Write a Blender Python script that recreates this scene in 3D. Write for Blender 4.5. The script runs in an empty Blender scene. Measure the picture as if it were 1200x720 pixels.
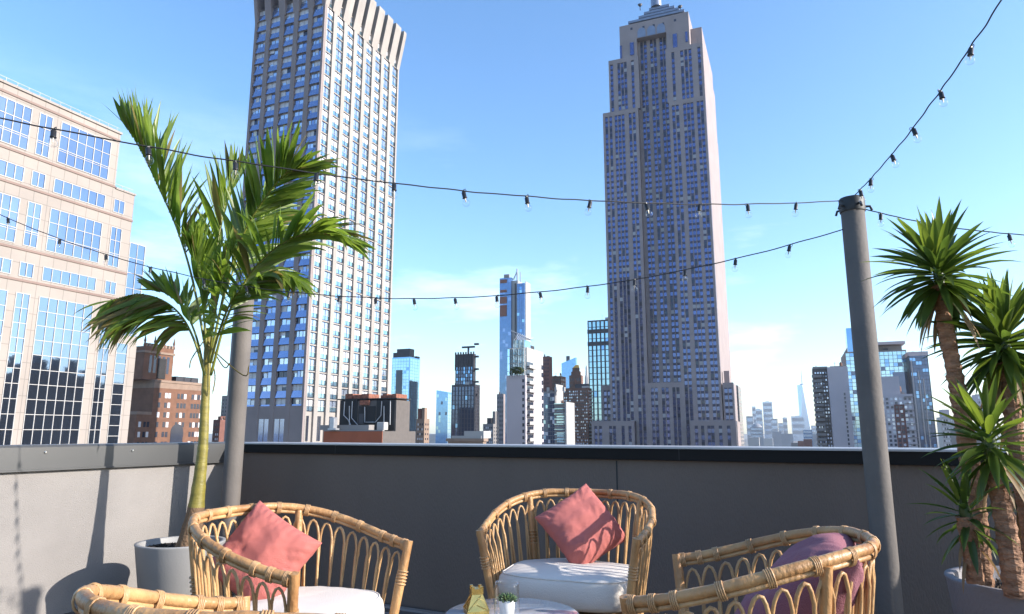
import bpy, math, random
import numpy as np
from mathutils import Vector, Matrix, noise
random.seed(7)
R = math.radians
SC = bpy.context.scene
COL = SC.collection
# ------------------------------------------------------------------ survey of the place
# world axes follow the street grid: +x along the back parapet, +y away along the left parapet, z=0 roof deck
FOC, PITCH, HEAD, EYE = 800.0, R(10.4), R(27.9), 1.08
cp, sp, ch, sh = math.cos(PITCH), math.sin(PITCH), math.cos(HEAD), math.sin(HEAD)
def plan(X, Y):            # metres right / ahead of the photographer -> world x, y
    return (ch*X - sh*Y, sh*X + ch*Y)
def ray(px, py):           # sight line of a photo point (1200 x 720), scaled to 1 m ahead
    a, b = px-600.0, 360.0-py
    up, fw = b*cp + FOC*sp, FOC*cp - b*sp
    x, y = plan(a/fw, 1.0)
    return Vector((x, y, up/fw))
E0 = Vector((0, 0, EYE))
def at(px, py, Y): return E0 + ray(px, py)*Y
def on_x(px, py, x0):
    r = ray(px, py); return E0 + r*(x0/r.x)
def on_y(px, py, y0):
    r = ray(px, py); return E0 + r*(y0/r.y)
def on_z(px, py, z0):
    r = ray(px, py); return E0 + r*((z0-EYE)/r.z)
def pix(p):
    q = Vector(p)-E0
    X, Y = ch*q.x + sh*q.y, -sh*q.x + ch*q.y
    d = Y*cp + q.z*sp
    if d < .01: return (9e9, 9e9)
    return (600 + FOC*X/d, 360 - FOC*(q.z*cp - Y*sp)/d)
# ------------------------------------------------------------------ mesh helpers
class MB:
    def __init__(s): s.v=[]; s.f=[]; s.m=[]; s.sm=[]
    def add(s, vs, fs, mi=0, smooth=False):
        o=len(s.v); s.v += [tuple(v) for v in vs]
        for f in fs: s.f.append(tuple(o+i for i in f)); s.m.append(mi); s.sm.append(smooth)
    def box(s, x0,x1,y0,y1,z0,z1, mi=0):
        if x0>x1: x0,x1=x1,x0
        if y0>y1: y0,y1=y1,y0
        if z0>z1: z0,z1=z1,z0
        s.add([(x0,y0,z0),(x1,y0,z0),(x1,y1,z0),(x0,y1,z0),(x0,y0,z1),(x1,y0,z1),(x1,y1,z1),(x0,y1,z1)],
              [(0,3,2,1),(4,5,6,7),(0,1,5,4),(1,2,6,5),(2,3,7,6),(3,0,4,7)], mi)
    def bevbox(s, x0,x1,y0,y1,z0,z1,b, mi=0):
        # box with chamfered vertical and top edges
        p=[(x0+b,y0),(x1-b,y0),(x1,y0+b),(x1,y1-b),(x1-b,y1),(x0+b,y1),(x0,y1-b),(x0,y0+b)]
        cx,cy=(x0+x1)/2,(y0+y1)/2
        q=[(x+(b if x<cx else -b), y+(b if y<cy else -b)) for x,y in p]
        vs=[(x,y,z0) for x,y in p]+[(x,y,z1-b) for x,y in p]+[(x,y,z1) for x,y in q]
        fs=[tuple(range(7,-1,-1)), tuple(range(16,24))]
        for k in (0,8):
            for i in range(8): fs.append((k+i,k+(i+1)%8,k+8+(i+1)%8,k+8+i))
        s.add(vs,fs,mi)
    def prism(s, pts, y0, y1, mi=0, axis='y'):
        # polygon (a,z) extruded along y (or along x)
        n=len(pts)
        if axis=='y': vs=[(a,y0,z) for a,z in pts]+[(a,y1,z) for a,z in pts]
        elif axis=='x': vs=[(y0,a,z) for a,z in pts]+[(y1,a,z) for a,z in pts]
        else: vs=[(a,b,y0) for a,b in pts]+[(a,b,y1) for a,b in pts]
        fs=[tuple(range(n)), tuple(range(2*n-1,n-1,-1))]+[(i,i+n,(i+1)%n+n,(i+1)%n) for i in range(n)]
        s.add(vs,fs,mi)
    def tube(s, pts, r, n=8, mi=0, closed=False, caps=True, smooth=True):
        P=[Vector(p) for p in pts]; N=len(P)
        rr = r if isinstance(r,(list,tuple)) else [r]*N
        T=[]
        for i in range(N):
            a=P[(i-1)%N] if (closed or i>0) else P[i]; b=P[(i+1)%N] if (closed or i<N-1) else P[i]
            t=(b-a); T.append(t.normalized() if t.length>1e-9 else Vector((0,0,1)))
        u=T[0].orthogonal().normalized(); vs=[]
        for i in range(N):
            u=(u-T[i]*u.dot(T[i]))
            u=u.normalized() if u.length>1e-6 else T[i].orthogonal().normalized()
            w=T[i].cross(u)
            for k in range(n):
                a=2*math.pi*k/n; vs.append(P[i]+(u*math.cos(a)+w*math.sin(a))*rr[i])
        fs=[]
        for i in range(N if closed else N-1):
            j=(i+1)%N
            for k in range(n): fs.append((i*n+k,i*n+(k+1)%n,j*n+(k+1)%n,j*n+k))
        s.add(vs,fs,mi,smooth)
        if caps and not closed:
            s.add(vs[:n],[tuple(range(n-1,-1,-1))],mi); s.add(vs[-n:],[tuple(range(n))],mi)
    def lathe(s, prof, n=32, c=(0,0,0), mi=0, smooth=True):
        vs=[]; fs=[]
        for r,z in prof:
            for k in range(n):
                a=2*math.pi*k/n; vs.append((c[0]+r*math.cos(a),c[1]+r*math.sin(a),c[2]+z))
        for i in range(len(prof)-1):
            for k in range(n): fs.append((i*n+k,i*n+(k+1)%n,(i+1)*n+(k+1)%n,(i+1)*n+k))
        s.add(vs,fs,mi,smooth)
        s.add(vs[:n],[tuple(range(n-1,-1,-1))],mi); s.add(vs[-n:],[tuple(range(n))],mi)
def root_of(o):
    p=Vector((0,0,0))
    while o is not None: p+=o.location; o=o.parent
    return p
def obj(name, mb, mats, parent=None, loc=None):
    # vertices are given in world metres; they are stored relative to the parent (or to loc)
    me=bpy.data.meshes.new(name)
    off = root_of(parent) if parent is not None else (Vector(loc) if loc is not None else Vector((0,0,0)))
    me.from_pydata([(v[0]-off.x,v[1]-off.y,v[2]-off.z) for v in mb.v],[],mb.f)
    if not isinstance(mats,(list,tuple)): mats=[mats]
    for m in mats: me.materials.append(m)
    me.polygons.foreach_set('material_index', mb.m); me.polygons.foreach_set('use_smooth', mb.sm)
    me.update()
    o=bpy.data.objects.new(name,me); COL.objects.link(o)
    if parent is not None: o.parent=parent
    elif loc is not None: o.location=loc
    return o
def tag(o,label=None,cat=None,group=None,kind=None):
    if label: o['label']=label
    if cat: o['category']=cat
    if group: o['group']=group
    if kind: o['kind']=kind
    return o
def thing(name,label,cat,loc=(0,0,0),rz=0,group=None):
    o=bpy.data.objects.new(name,None); COL.objects.link(o)
    o.empty_display_size=.2; o.location=loc; o.rotation_euler=(0,0,rz)
    return tag(o,label,cat,group)
def dup(root,loc,rz,label,group=None):
    r=root.copy(); COL.objects.link(r); r.location=loc; r.rotation_euler=(0,0,rz); r['label']=label
    if group: r['group']=group
    for c0 in list(root.children):
        c=c0.copy(); COL.objects.link(c); c.parent=r
        for d0 in c0.children:
            d=d0.copy(); COL.objects.link(d); d.parent=c
    return r
def frac(t): return t-math.floor(t)
def catmull(pts,n=6):
    P=[Vector(p) for p in pts]; P=[P[0]*2-P[1]]+P+[P[-1]*2-P[-2]]; out=[]
    for i in range(1,len(P)-2):
        for k in range(n):
            t=k/n; a,b,c,d=P[i-1],P[i],P[i+1],P[i+2]
            out.append(.5*((2*b)+(c-a)*t+(2*a-5*b+4*c-d)*t*t+(3*b-a-3*c+d)*t**3))
    out.append(P[-2]); return out
# ------------------------------------------------------------------ materials
def mat(name,col,rough=.7,metal=0.,var=.12,scale=2.,bump=0.,bscale=40.,col2=None,coat=0.,spec=None,coords='Object',detail=5,stretch=None,sss=0):
    m=bpy.data.materials.new(name); m.use_nodes=True
    nt=m.node_tree; b=nt.nodes['Principled BSDF']
    b.inputs['Roughness'].default_value=rough; b.inputs['Metallic'].default_value=metal
    if coat: b.inputs['Coat Weight'].default_value=coat
    if spec is not None: b.inputs['Specular IOR Level'].default_value=spec
    tc=nt.nodes.new('ShaderNodeTexCoord'); src=tc.outputs[coords]
    if stretch:
        mp=nt.nodes.new('ShaderNodeMapping'); mp.inputs['Scale'].default_value=stretch
        nt.links.new(src,mp.inputs['Vector']); src=mp.outputs['Vector']
    n=nt.nodes.new('ShaderNodeTexNoise'); n.inputs['Scale'].default_value=scale; n.inputs['Detail'].default_value=detail
    nt.links.new(src,n.inputs['Vector'])
    cr=nt.nodes.new('ShaderNodeValToRGB')
    c2=col2 if col2 else tuple(min(1,c*(1+var)) for c in col)
    c1=tuple(c*(1-var) for c in col)
    cr.color_ramp.elements[0].position=.3; cr.color_ramp.elements[1].position=.7
    cr.color_ramp.elements[0].color=(*c1,1); cr.color_ramp.elements[1].color=(*c2,1)
    nt.links.new(n.outputs['Fac'],cr.inputs['Fac']); nt.links.new(cr.outputs['Color'],b.inputs['Base Color'])
    if bump:
        n2=nt.nodes.new('ShaderNodeTexNoise'); n2.inputs['Scale'].default_value=bscale; n2.inputs['Detail'].default_value=4
        nt.links.new(src,n2.inputs['Vector'])
        bp=nt.nodes.new('ShaderNodeBump'); bp.inputs['Strength'].default_value=bump; bp.inputs['Distance'].default_value=.02
        nt.links.new(n2.outputs['Fac'],bp.inputs['Height']); nt.links.new(bp.outputs['Normal'],b.inputs['Normal'])
    return m
def coursed(name,col,pitch_z,pitch_h,var=.1,rough=.8,line=.75,lw=.04,scale=.15):
    # masonry / stone panels: faint horizontal and vertical joints plus mottling
    m=mat(name,col,rough,0,var,scale); nt=m.node_tree; b=nt.nodes['Principled BSDF']
    base=b.inputs['Base Color'].links[0].from_socket
    tc=nt.nodes.new('ShaderNodeTexCoord'); sx=nt.nodes.new('ShaderNodeSeparateXYZ'); nt.links.new(tc.outputs['Object'],sx.inputs[0])
    def lines(sock,p,w):
        d=nt.nodes.new('ShaderNodeMath'); d.operation='DIVIDE'; d.inputs[1].default_value=p; nt.links.new(sock,d.inputs[0])
        f=nt.nodes.new('ShaderNodeMath'); f.operation='FRACT'; nt.links.new(d.outputs[0],f.inputs[0])
        l=nt.nodes.new('ShaderNodeMath'); l.operation='LESS_THAN'; l.inputs[1].default_value=w/p; nt.links.new(f.outputs[0],l.inputs[0]); return l.outputs[0]
    a=nt.nodes.new('ShaderNodeMath'); a.operation='ADD'; nt.links.new(sx.outputs[0],a.inputs[0]); nt.links.new(sx.outputs[1],a.inputs[1])
    mx=nt.nodes.new('ShaderNodeMath'); mx.operation='MAXIMUM'
    nt.links.new(lines(sx.outputs[2],pitch_z,lw),mx.inputs[0]); nt.links.new(lines(a.outputs[0],pitch_h,lw),mx.inputs[1])
    mi=nt.nodes.new('ShaderNodeMix'); mi.data_type='RGBA'; mi.blend_type='MULTIPLY'
    nt.links.new(mx.outputs[0],mi.inputs[0]); nt.links.new(base,mi.inputs[6]); mi.inputs[7].default_value=(line,line,line,1)
    nt.links.new(mi.outputs[2],b.inputs['Base Color']); return m
def glass(name,tint,rough=.04,metal=.9,wob=.15,wscale=.35):
    # coated facade glass: mirror-like with a tint, faintly wavy
    m=mat(name,tint,rough,metal,.10,.25,wob,wscale); return m
def leafmat(name,c1,c2,trans=.35,rough=.42):
    m=mat(name,c1,rough,0,.0,6.0,col2=c2,spec=.5); nt=m.node_tree; b=nt.nodes['Principled BSDF']
    out=nt.nodes['Material Output']; tr=nt.nodes.new('ShaderNodeBsdfTranslucent')
    src=b.inputs['Base Color'].links[0].from_socket
    hs=nt.nodes.new('ShaderNodeHueSaturation'); hs.inputs['Value'].default_value=1.9; hs.inputs['Saturation'].default_value=1.05
    nt.links.new(src,hs.inputs['Color']); nt.links.new(hs.outputs[0],tr.inputs['Color'])
    mx=nt.nodes.new('ShaderNodeMixShader'); mx.inputs[0].default_value=trans
    nt.links.new(b.outputs[0],mx.inputs[1]); nt.links.new(tr.outputs[0],mx.inputs[2]); nt.links.new(mx.outputs[0],out.inputs['Surface'])
    return m
def clear_glass(name,rough=0.0):
    # thin clear glass shell: see-through with fresnel reflections
    m=bpy.data.materials.new(name); m.use_nodes=True; nt=m.node_tree; nt.nodes.clear()
    out=nt.nodes.new('ShaderNodeOutputMaterial'); t=nt.nodes.new('ShaderNodeBsdfTransparent'); t.inputs[0].default_value=(.985,.99,.99,1)
    g=nt.nodes.new('ShaderNodeBsdfGlossy'); g.inputs['Roughness'].default_value=.03
    lw_=nt.nodes.new('ShaderNodeLayerWeight'); lw_.inputs[0].default_value=.5; fr=nt.nodes.new('ShaderNodeMapRange'); fr.interpolation_type='SMOOTHSTEP'; fr.inputs[1].default_value=.25; fr.inputs[2].default_value=1.1; fr.inputs[3].default_value=.035; fr.inputs[4].default_value=.55; nt.links.new(lw_.outputs['Facing'],fr.inputs[0])
    mx=nt.nodes.new('ShaderNodeMixShader'); nt.links.new(fr.outputs[0],mx.inputs[0]); nt.links.new(t.outputs[0],mx.inputs[1]); nt.links.new(g.outputs[0],mx.inputs[2])
    nt.links.new(mx.outputs[0],out.inputs[0]); return m
# ------------------------------------------------------------------ camera, sky, sun
cam=bpy.data.cameras.new('camera'); co=bpy.data.objects.new('camera',cam); COL.objects.link(co)
cam.sensor_width=36; cam.lens=FOC/1200*36; cam.clip_start=.05; cam.clip_end=60000
co.location=E0; co.rotation_euler=(math.pi/2+PITCH,0,HEAD); SC.camera=co
TO_SUN=Vector((1,.235,.45)).normalized()
SUN_EL=math.asin(TO_SUN.z); SUN_AZ=math.atan2(TO_SUN.x,TO_SUN.y)
sun=bpy.data.lights.new('sun','SUN'); sun.energy=3.8; sun.angle=R(.53); sun.color=(1,.93,.84)
so=bpy.data.objects.new('sun',sun); COL.objects.link(so); so.location=(30,8,40)
so.rotation_euler=TO_SUN.to_track_quat('Z','Y').to_euler()
W=bpy.data.worlds.new('World'); SC.world=W; W.use_nodes=True
nt=W.node_tree; bg=nt.nodes['Background']; bg.inputs[1].default_value=.15
sky=nt.nodes.new('ShaderNodeTexSky'); sky.sky_type='NISHITA'; sky.sun_disc=False
sky.sun_elevation=SUN_EL; sky.sun_rotation=SUN_AZ; sky.altitude=50; sky.air_density=1.0; sky.dust_density=.8; sky.ozone_density=2.8
# a few thin wisps of cloud low in the sky
tc=nt.nodes.new('ShaderNodeTexCoord'); mp=nt.nodes.new('ShaderNodeMapping'); mp.inputs['Scale'].default_value=(1.2,1.2,5.0)
nz=nt.nodes.new('ShaderNodeTexNoise'); nz.inputs['Scale'].default_value=2.3; nz.inputs['Detail'].default_value=8; nz.inputs['Roughness'].default_value=.6
cr=nt.nodes.new('ShaderNodeValToRGB'); cr.color_ramp.elements[0].position=.53; cr.color_ramp.elements[1].position=.80
cr.color_ramp.elements[0].color=(0,0,0,1); cr.color_ramp.elements[1].color=(.55,.55,.55,1)
mx=nt.nodes.new('ShaderNodeMix'); mx.data_type='RGBA'; mx.inputs[7].default_value=(8.5,8.7,9.0,1)
sx=nt.nodes.new('ShaderNodeSeparateXYZ'); ma=nt.nodes.new('ShaderNodeMapRange'); ma.inputs[1].default_value=.05; ma.inputs[2].default_value=.45; ma.inputs[3].default_value=1; ma.inputs[4].default_value=.0
mu=nt.nodes.new('ShaderNodeMath'); mu.operation='MULTIPLY'
L=nt.links.new
L(tc.outputs['Generated'],mp.inputs[0]); L(mp.outputs[0],nz.inputs['Vector']); L(nz.outputs['Fac'],cr.inputs[0])
L(tc.outputs['Generated'],sx.inputs[0]); L(sx.outputs[2],ma.inputs[0]); L(cr.outputs[0],mu.inputs[0]); L(ma.outputs[0],mu.inputs[1])
L(mu.outputs[0],mx.inputs[0]); hsv=nt.nodes.new('ShaderNodeHueSaturation'); hsv.inputs['Saturation'].default_value=1.13; L(sky.outputs[0],hsv.inputs['Color']); L(hsv.outputs[0],mx.inputs[6]); L(mx.outputs[2],bg.inputs[0])
vs=SC.view_settings; vs.view_transform='Standard'; vs.look='None'; vs.exposure=1.28; vs.gamma=1; vs.use_curve_mapping=False
SC.render.engine='CYCLES'; SC.cycles.use_denoising=True; SC.cycles.max_bounces=8; SC.cycles.transparent_max_bounces=16
SC.cycles.volume_bounces=0; SC.cycles.caustics_reflective=False; SC.cycles.caustics_refractive=False
try: SC.cycles.denoiser='OPENIMAGEDENOISE'
except Exception: pass
# ------------------------------------------------------------------ terrace
M={}
M['deck']=mat('deck_boards',(.095,.078,.068),.55,0,.25,3.0,.25,30,stretch=(1,12,1))
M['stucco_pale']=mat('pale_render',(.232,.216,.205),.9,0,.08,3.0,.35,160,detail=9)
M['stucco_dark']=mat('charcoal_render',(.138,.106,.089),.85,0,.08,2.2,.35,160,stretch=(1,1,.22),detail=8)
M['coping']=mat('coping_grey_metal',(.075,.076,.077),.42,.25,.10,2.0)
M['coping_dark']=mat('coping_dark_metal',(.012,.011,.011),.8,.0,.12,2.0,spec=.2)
M['coping_top']=mat('coping_top_gleam',(.34,.34,.35),.45,.2,.1,3)  # top of the dark coping: gleam of sun and sky put into its colour
M['steel']=mat('bare_steel',(.6,.6,.6),.3,.9,.1,20)
M['post']=mat('grey_painted_post',(.120,.107,.098),.75,.0,.14,5.0,.12,60,detail=9,spec=.25)
M['black']=mat('black_rubber',(.02,.02,.02),.55,0,.2,20)
M['alu']=mat('brushed_aluminium',(.5,.5,.52),.35,.7,.1,5)
M['joint']=mat('dark_sealant',(.03,.03,.03),.8)
BWY, LWX, PT = 3.741, -4.456, 1.004          # back parapet face, left parapet face, parapet top
deck=MB(); by=-4.0; 
while by<BWY-.01:
    y1=min(by+.138,BWY); deck.box(LWX,6.2,by,y1,-.03,0); by+=.145
deck.box(LWX-.3,6.2,-4.0,BWY+.3,-.35,-.031)
tag(obj('roof_deck',deck,M['deck'],loc=(0,0,0)),kind='structure')
for k,yy in enumerate((3.655,3.50)):
    s=MB(); s.box(LWX+.02,6.0,yy-.022,yy+.022,.001,.012)
    tag(obj('deck_edge_strip',s,M['alu'],loc=(0,yy,0)),['pale metal strip on the deck tight against the dark parapet','pale metal strip on the deck, second one out from the dark parapet'][k],'metal strip','metal strips along the parapet foot')
pw=thing('parapet_wall','long dark shaded parapet wall with black coping behind the chairs','wall',(0,BWY+.15,0))
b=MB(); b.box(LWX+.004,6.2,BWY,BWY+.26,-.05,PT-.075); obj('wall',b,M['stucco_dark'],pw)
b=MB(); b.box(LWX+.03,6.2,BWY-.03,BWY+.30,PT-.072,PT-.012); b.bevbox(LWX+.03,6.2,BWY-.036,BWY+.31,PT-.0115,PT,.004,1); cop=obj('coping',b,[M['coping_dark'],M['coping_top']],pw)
jx=on_y(723,556,BWY).x
for jx2 in (jx-2.44,jx+2.44,jx-4.88):
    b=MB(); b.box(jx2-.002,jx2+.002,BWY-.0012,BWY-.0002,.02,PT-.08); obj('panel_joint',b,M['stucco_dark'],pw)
for q in (1.1,3.5,5.9,8.3):
    b=MB(); xx=LWX+q; b.box(xx-.0015,xx+.0015,BWY-.0312,BWY-.0302,PT-.072,PT-.012); obj('coping_joint',b,M['joint'],cop)
b=MB(); b.box(jx-.004,jx+.004,BWY-.002,BWY-.0002,.02,PT-.08); obj('panel_joint',b,M['joint'],pw)
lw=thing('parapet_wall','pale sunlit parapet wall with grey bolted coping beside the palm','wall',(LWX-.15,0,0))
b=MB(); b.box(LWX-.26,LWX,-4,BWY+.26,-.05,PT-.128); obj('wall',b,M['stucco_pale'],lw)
b=MB()
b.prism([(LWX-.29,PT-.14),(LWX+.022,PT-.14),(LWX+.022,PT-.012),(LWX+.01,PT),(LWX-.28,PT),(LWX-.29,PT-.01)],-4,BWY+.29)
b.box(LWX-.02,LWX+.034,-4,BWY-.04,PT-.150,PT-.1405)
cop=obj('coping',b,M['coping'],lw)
for px_,py_ in ((53,530),(155,528),(243,526),(-60,532)):
    p=on_x(px_,py_,LWX+.022); s=MB()
    s.tube([(LWX+.020,p.y,p.z),(LWX+.026,p.y,p.z),(LWX+.031,p.y,p.z)],[.008,.008,.004],8)
    obj('bolt',s,M['steel'],cop)
# posts
def post(px_,y_,label,top,pr_):
    r=ray(px_,507); p=r*(y_/r.y)
    t=thing('metal_post',label,'post',(p.x,p.y,0),0,'posts carrying the string lights')
    s=MB(); s.lathe([(pr_,.0),(pr_,top-.004),(pr_-.004,top)],40,(p.x,p.y,0)); obj('pole',s,M['post'],t)
    s=MB(); s.lathe([(pr_+.004,top-.055),(pr_+.005,top-.05),(pr_+.005,top+.006),(pr_+.002,top+.012),(.0,top+.013)],32,(p.x,p.y,0)); obj('cap',s,M['black'],t)
    s=MB(); s.box(p.x-.11,p.x+.11,p.y-.11,p.y+.11,.0,.012); obj('base_plate',s,M['post'],t)
    for a in (2.6,4.0,5.2,.3):
        s=MB(); s.tube([(p.x+pr_*math.cos(a),p.y+pr_*math.sin(a),top-.03),(p.x+(pr_+.026)*math.cos(a),p.y+(pr_+.026)*math.sin(a),top-.03),(p.x+(pr_+.034)*math.cos(a),p.y+(pr_+.034)*math.sin(a),top-.05)],.006,6)
        obj('hook',s,M['black'],t)
    return Vector((p.x,p.y,top))
PR=post(1023.5,3.46,'grey steel post in front of the dark parapet, beside the yuccas',2.15,.051)
PL=post(276,3.44,'grey steel post in the parapet corner, rising behind the palm fronds',2.10,.063)
# the street grid lies a few degrees off the terrace: build it square, turn it at the end
TURN=R(27.9-22.1); BEFORE_CITY=set(bpy.data.objects)
HEAD=R(22.1); ch,sh=math.cos(HEAD),math.sin(HEAD)
# ------------------------------------------------------------------ the city
GZ=-58.0
M['ground']=mat('city_ground',(.16,.148,.135),.9,0,.35,.02)
g=MB(); g.add([(-26000,-26000,GZ),(26000,-26000,GZ),(26000,26000,GZ),(-26000,26000,GZ)],[(0,1,2,3)])
tag(obj('ground',g,M['ground']),kind='structure')
M['pinkstone']=coursed('pink_beige_stone',(.275,.24,.215),2.2,1.9,.08,.75,.66,.09)
M['pinkband']=mat('rose_stone_band',(.19,.13,.11),.7,0,.08,.3)
M['skyglass']=glass('pale_sky_glass',(.205,.275,.395),.03,.95,.35,.22)
M['mull']=mat('pale_mullion',(.36,.345,.335),.5,.2,.05)
M['brown_brick']=coursed('brown_brick',(.165,.082,.052),1.1,40,.16,.9,.85,.06,.5)
M['brown_dark']=coursed('dark_brown_brick',(.15,.075,.05),1.1,40,.16,.9,.85,.06,.5)
M['tan_stone']=mat('tan_stone',(.24,.17,.13),.85,0,.12,.5)
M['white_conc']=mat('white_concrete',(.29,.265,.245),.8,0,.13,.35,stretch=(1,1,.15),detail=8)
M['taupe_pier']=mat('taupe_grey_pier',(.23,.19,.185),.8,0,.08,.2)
M['blueglass']=glass('deep_blue_glass',(.28,.35,.54),.05,.75,.12,.4)
M['paneglass']=glass('window_glass',(.34,.42,.58),.05,.8,.12,.4)
M['paleglass']=glass('pale_window_glass',(.55,.62,.74),.06,.75,.12,.4)
M['curtain']=mat('drawn_white_blind',(.55,.55,.58),.35,0,.10,.8,spec=.8)
M['darkglass']=glass('dark_window_glass',(.05,.06,.09),.06,.5,.1,.4)
M['limestone']=coursed('grey_limestone',(.265,.222,.22),3.6,60,.10,.85,.93,.12,.10)
M['sash']=mat('half_drawn_pale_blind',(.34,.34,.37),.4,0,.1,.8,spec=.8)
M['spandrel']=mat('dark_aluminium_spandrel',(.055,.058,.10),.4,.6,.15,.6)
M['esbglass']=glass('blue_sash_glass',(.11,.145,.30),.06,.8,.12,.4)
M['greymetal']=mat('grey_roof_metal',(.22,.25,.32),.4,.6,.1,.3)
M['conc']=mat('grey_concrete',(.22,.205,.20),.85,0,.1,.2)
M['lilac']=mat('lilac_grey_panel',(.44,.40,.42),.8,0,.05,.1)
M['white']=mat('white_panel',(.36,.35,.34),.6,0,.04,.2)
M['charcoal']=mat('charcoal_cladding',(.045,.045,.055),.5,.3,.15,.3)
M['blackglass']=glass('black_blue_glass',(.09,.12,.20),.05,.7,.1,.3)
M['tealglass']=glass('pale_teal_glass',(.40,.60,.72),.04,.85,.1,.2)
M['blueg2']=glass('mid_blue_glass',(.20,.38,.66),.04,.85,.1,.2)
M['redbrick']=mat('red_brown_brick',(.165,.075,.06),.9,0,.15,.6)
M['rust']=mat('rust_red_render',(.30,.085,.04),.85,0,.10,.8)
M['orange']=mat('orange_red_panel',(.55,.14,.07),.7,0,.2,.5)
M['oldbrick']=mat('weathered_orange_brick',(.22,.085,.055),.9,0,.45,4.0)
M['blackwall']=mat('black_tar_wall',(.02,.02,.022),.8,0,.25,.6)
M['greybrick']=mat('taupe_brick',(.105,.092,.086),.9,0,.10,3.0)
M['pipe']=mat('galvanised_pipe',(.40,.41,.44),.4,.6,.08,2)
M['gold']=mat('gold_roof',(.55,.33,.06),.4,.6,.15,.3)
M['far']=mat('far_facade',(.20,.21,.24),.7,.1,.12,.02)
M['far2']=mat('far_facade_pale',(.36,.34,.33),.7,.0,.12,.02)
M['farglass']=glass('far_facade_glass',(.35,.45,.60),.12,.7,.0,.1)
M['mesh']=mat('steel_truss',(.45,.46,.48),.5,.5,.1)

def area_px(c4):
    P=[pix(p) for p in c4]
    if any(abs(a)>1e5 for a,b in P): return 0,(0,0)
    s=0
    for i in range(4):
        a,b=P[i],P[(i+1)%4]; s+=a[0]*b[1]-b[0]*a[1]
    return abs(s)/2,(sum(a for a,b in P)/4,sum(b for a,b in P)/4)
def face_pt(face,pl,a,z,o=0.):
    if face=='F': return (a,pl-o,z)
    if face=='R': return (pl+o,a,z)
    if face=='L': return (pl-o,a,z)
class Bld:
    def __init__(s,name,label,cat,loc,group=None):
        s.t=thing(name,label,cat,loc,0,group); s.body=MB(); s.mats=[]; s.w={}
    def mi(s,m):
        if m not in s.mats: s.mats.append(m)
        return s.mats.index(m)
    def box(s,x0,x1,y0,y1,z0,z1,m): s.body.box(x0,x1,y0,y1,z0,z1,s.mi(m))
    def win(s,face,pl,a0,a1,z0,z1,m,name='window',out=.05,fn=None,lo=527,trim=None):
        # one window: a slab standing `out` proud of the wall plane
        A,(cx,cy)=area_px([face_pt(face,pl,a,z) for a,z in ((a0,z0),(a1,z0),(a1,z1),(a0,z1))])
        if cy>lo or cx<-160 or cx>1360: return
        if cy<-160: A*=.01
        s.w.setdefault(name,[]).append((A,face,pl,a0,a1,z0,z1,m,out,fn))
    def geo(s,mb,w,idx):
        A,face,pl,a0,a1,z0,z1,m,out,fn=w
        if fn: fn(mb,w,idx); return
        t=.03
        if face=='F': mb.box(a0,a1,pl-out,pl+t,z0,z1,idx(m))
        elif face=='R': mb.box(pl-t,pl+out,a0,a1,z0,z1,idx(m))
        else: mb.box(pl-out,pl+t,a0,a1,z0,z1,idx(m))
    def done(s,cap=100,wall='wall'):
        if s.body.v: obj(wall,s.body,s.mats,s.t)
        for name,L_ in s.w.items():
            L_.sort(key=lambda w:-w[0]); 
            for w in L_[:cap]:
                mb=MB(); ms=[]
                def idx(m,ms=ms):
                    if m not in ms: ms.append(m)
                    return ms.index(m)
                s.geo(mb,w,idx); obj(name,mb,ms,s.t)
            if len(L_)>cap:
                mb=MB(); ms=[]
                def idx(m,ms=ms):
                    if m not in ms: ms.append(m)
                    return ms.index(m)
                for w in L_[cap:]: s.geo(mb,w,idx)
                tag(obj(name,mb,ms,s.t),kind='stuff')
        return s.t
    def grid(s,face,pl,a0,a1,z0,z1,nc,nr,fw,fh,mats,name='window',out=.05,wts=None):
        da,dz=(a1-a0)/nc,(z1-z0)/nr
        for i in range(nc):
            for j in range(nr):
                a=a0+(i+.5)*da; z=z0+(j+.5)*dz
                m=random.choices(mats,wts)[0] if isinstance(mats,list) else mats
                s.win(face,pl,a-da*fw/2,a+da*fw/2,z-dz*fh/2,z+dz*fh/2,m,name,out)
    def part(s,name,mb,m): return obj(name,mb,m,s.t)

# ---- pale stone building with big panes, left edge of the photo
XL=at(100,507,100).x
def yL(px_): return on_x(px_,507,XL).y
def zL(px_,py_): return on_x(px_,py_,XL).z
b=Bld('stone_office_building','pale pink stone building with grids of big sky blue panes, at the left edge','building',(XL-15,(on_x(-220,507,XL).y+yL(150))/2,GZ))
y103,y129,y150=yL(103),yL(129),yL(150)
zr1=zL(139,157); zr2=zL(156,229); zr3=zL(171,289)
yS=on_x(-220,507,XL).y
b.box(XL-30,XL,yS,y103,GZ,zr1,M['pinkstone'])
b.box(XL-26,XL-.002,y103,y129,GZ,zr2,M['pinkstone'])
b.box(XL-22,XL-.004,y129,y150,GZ,zL(160,395),M['pinkstone'])
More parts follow.
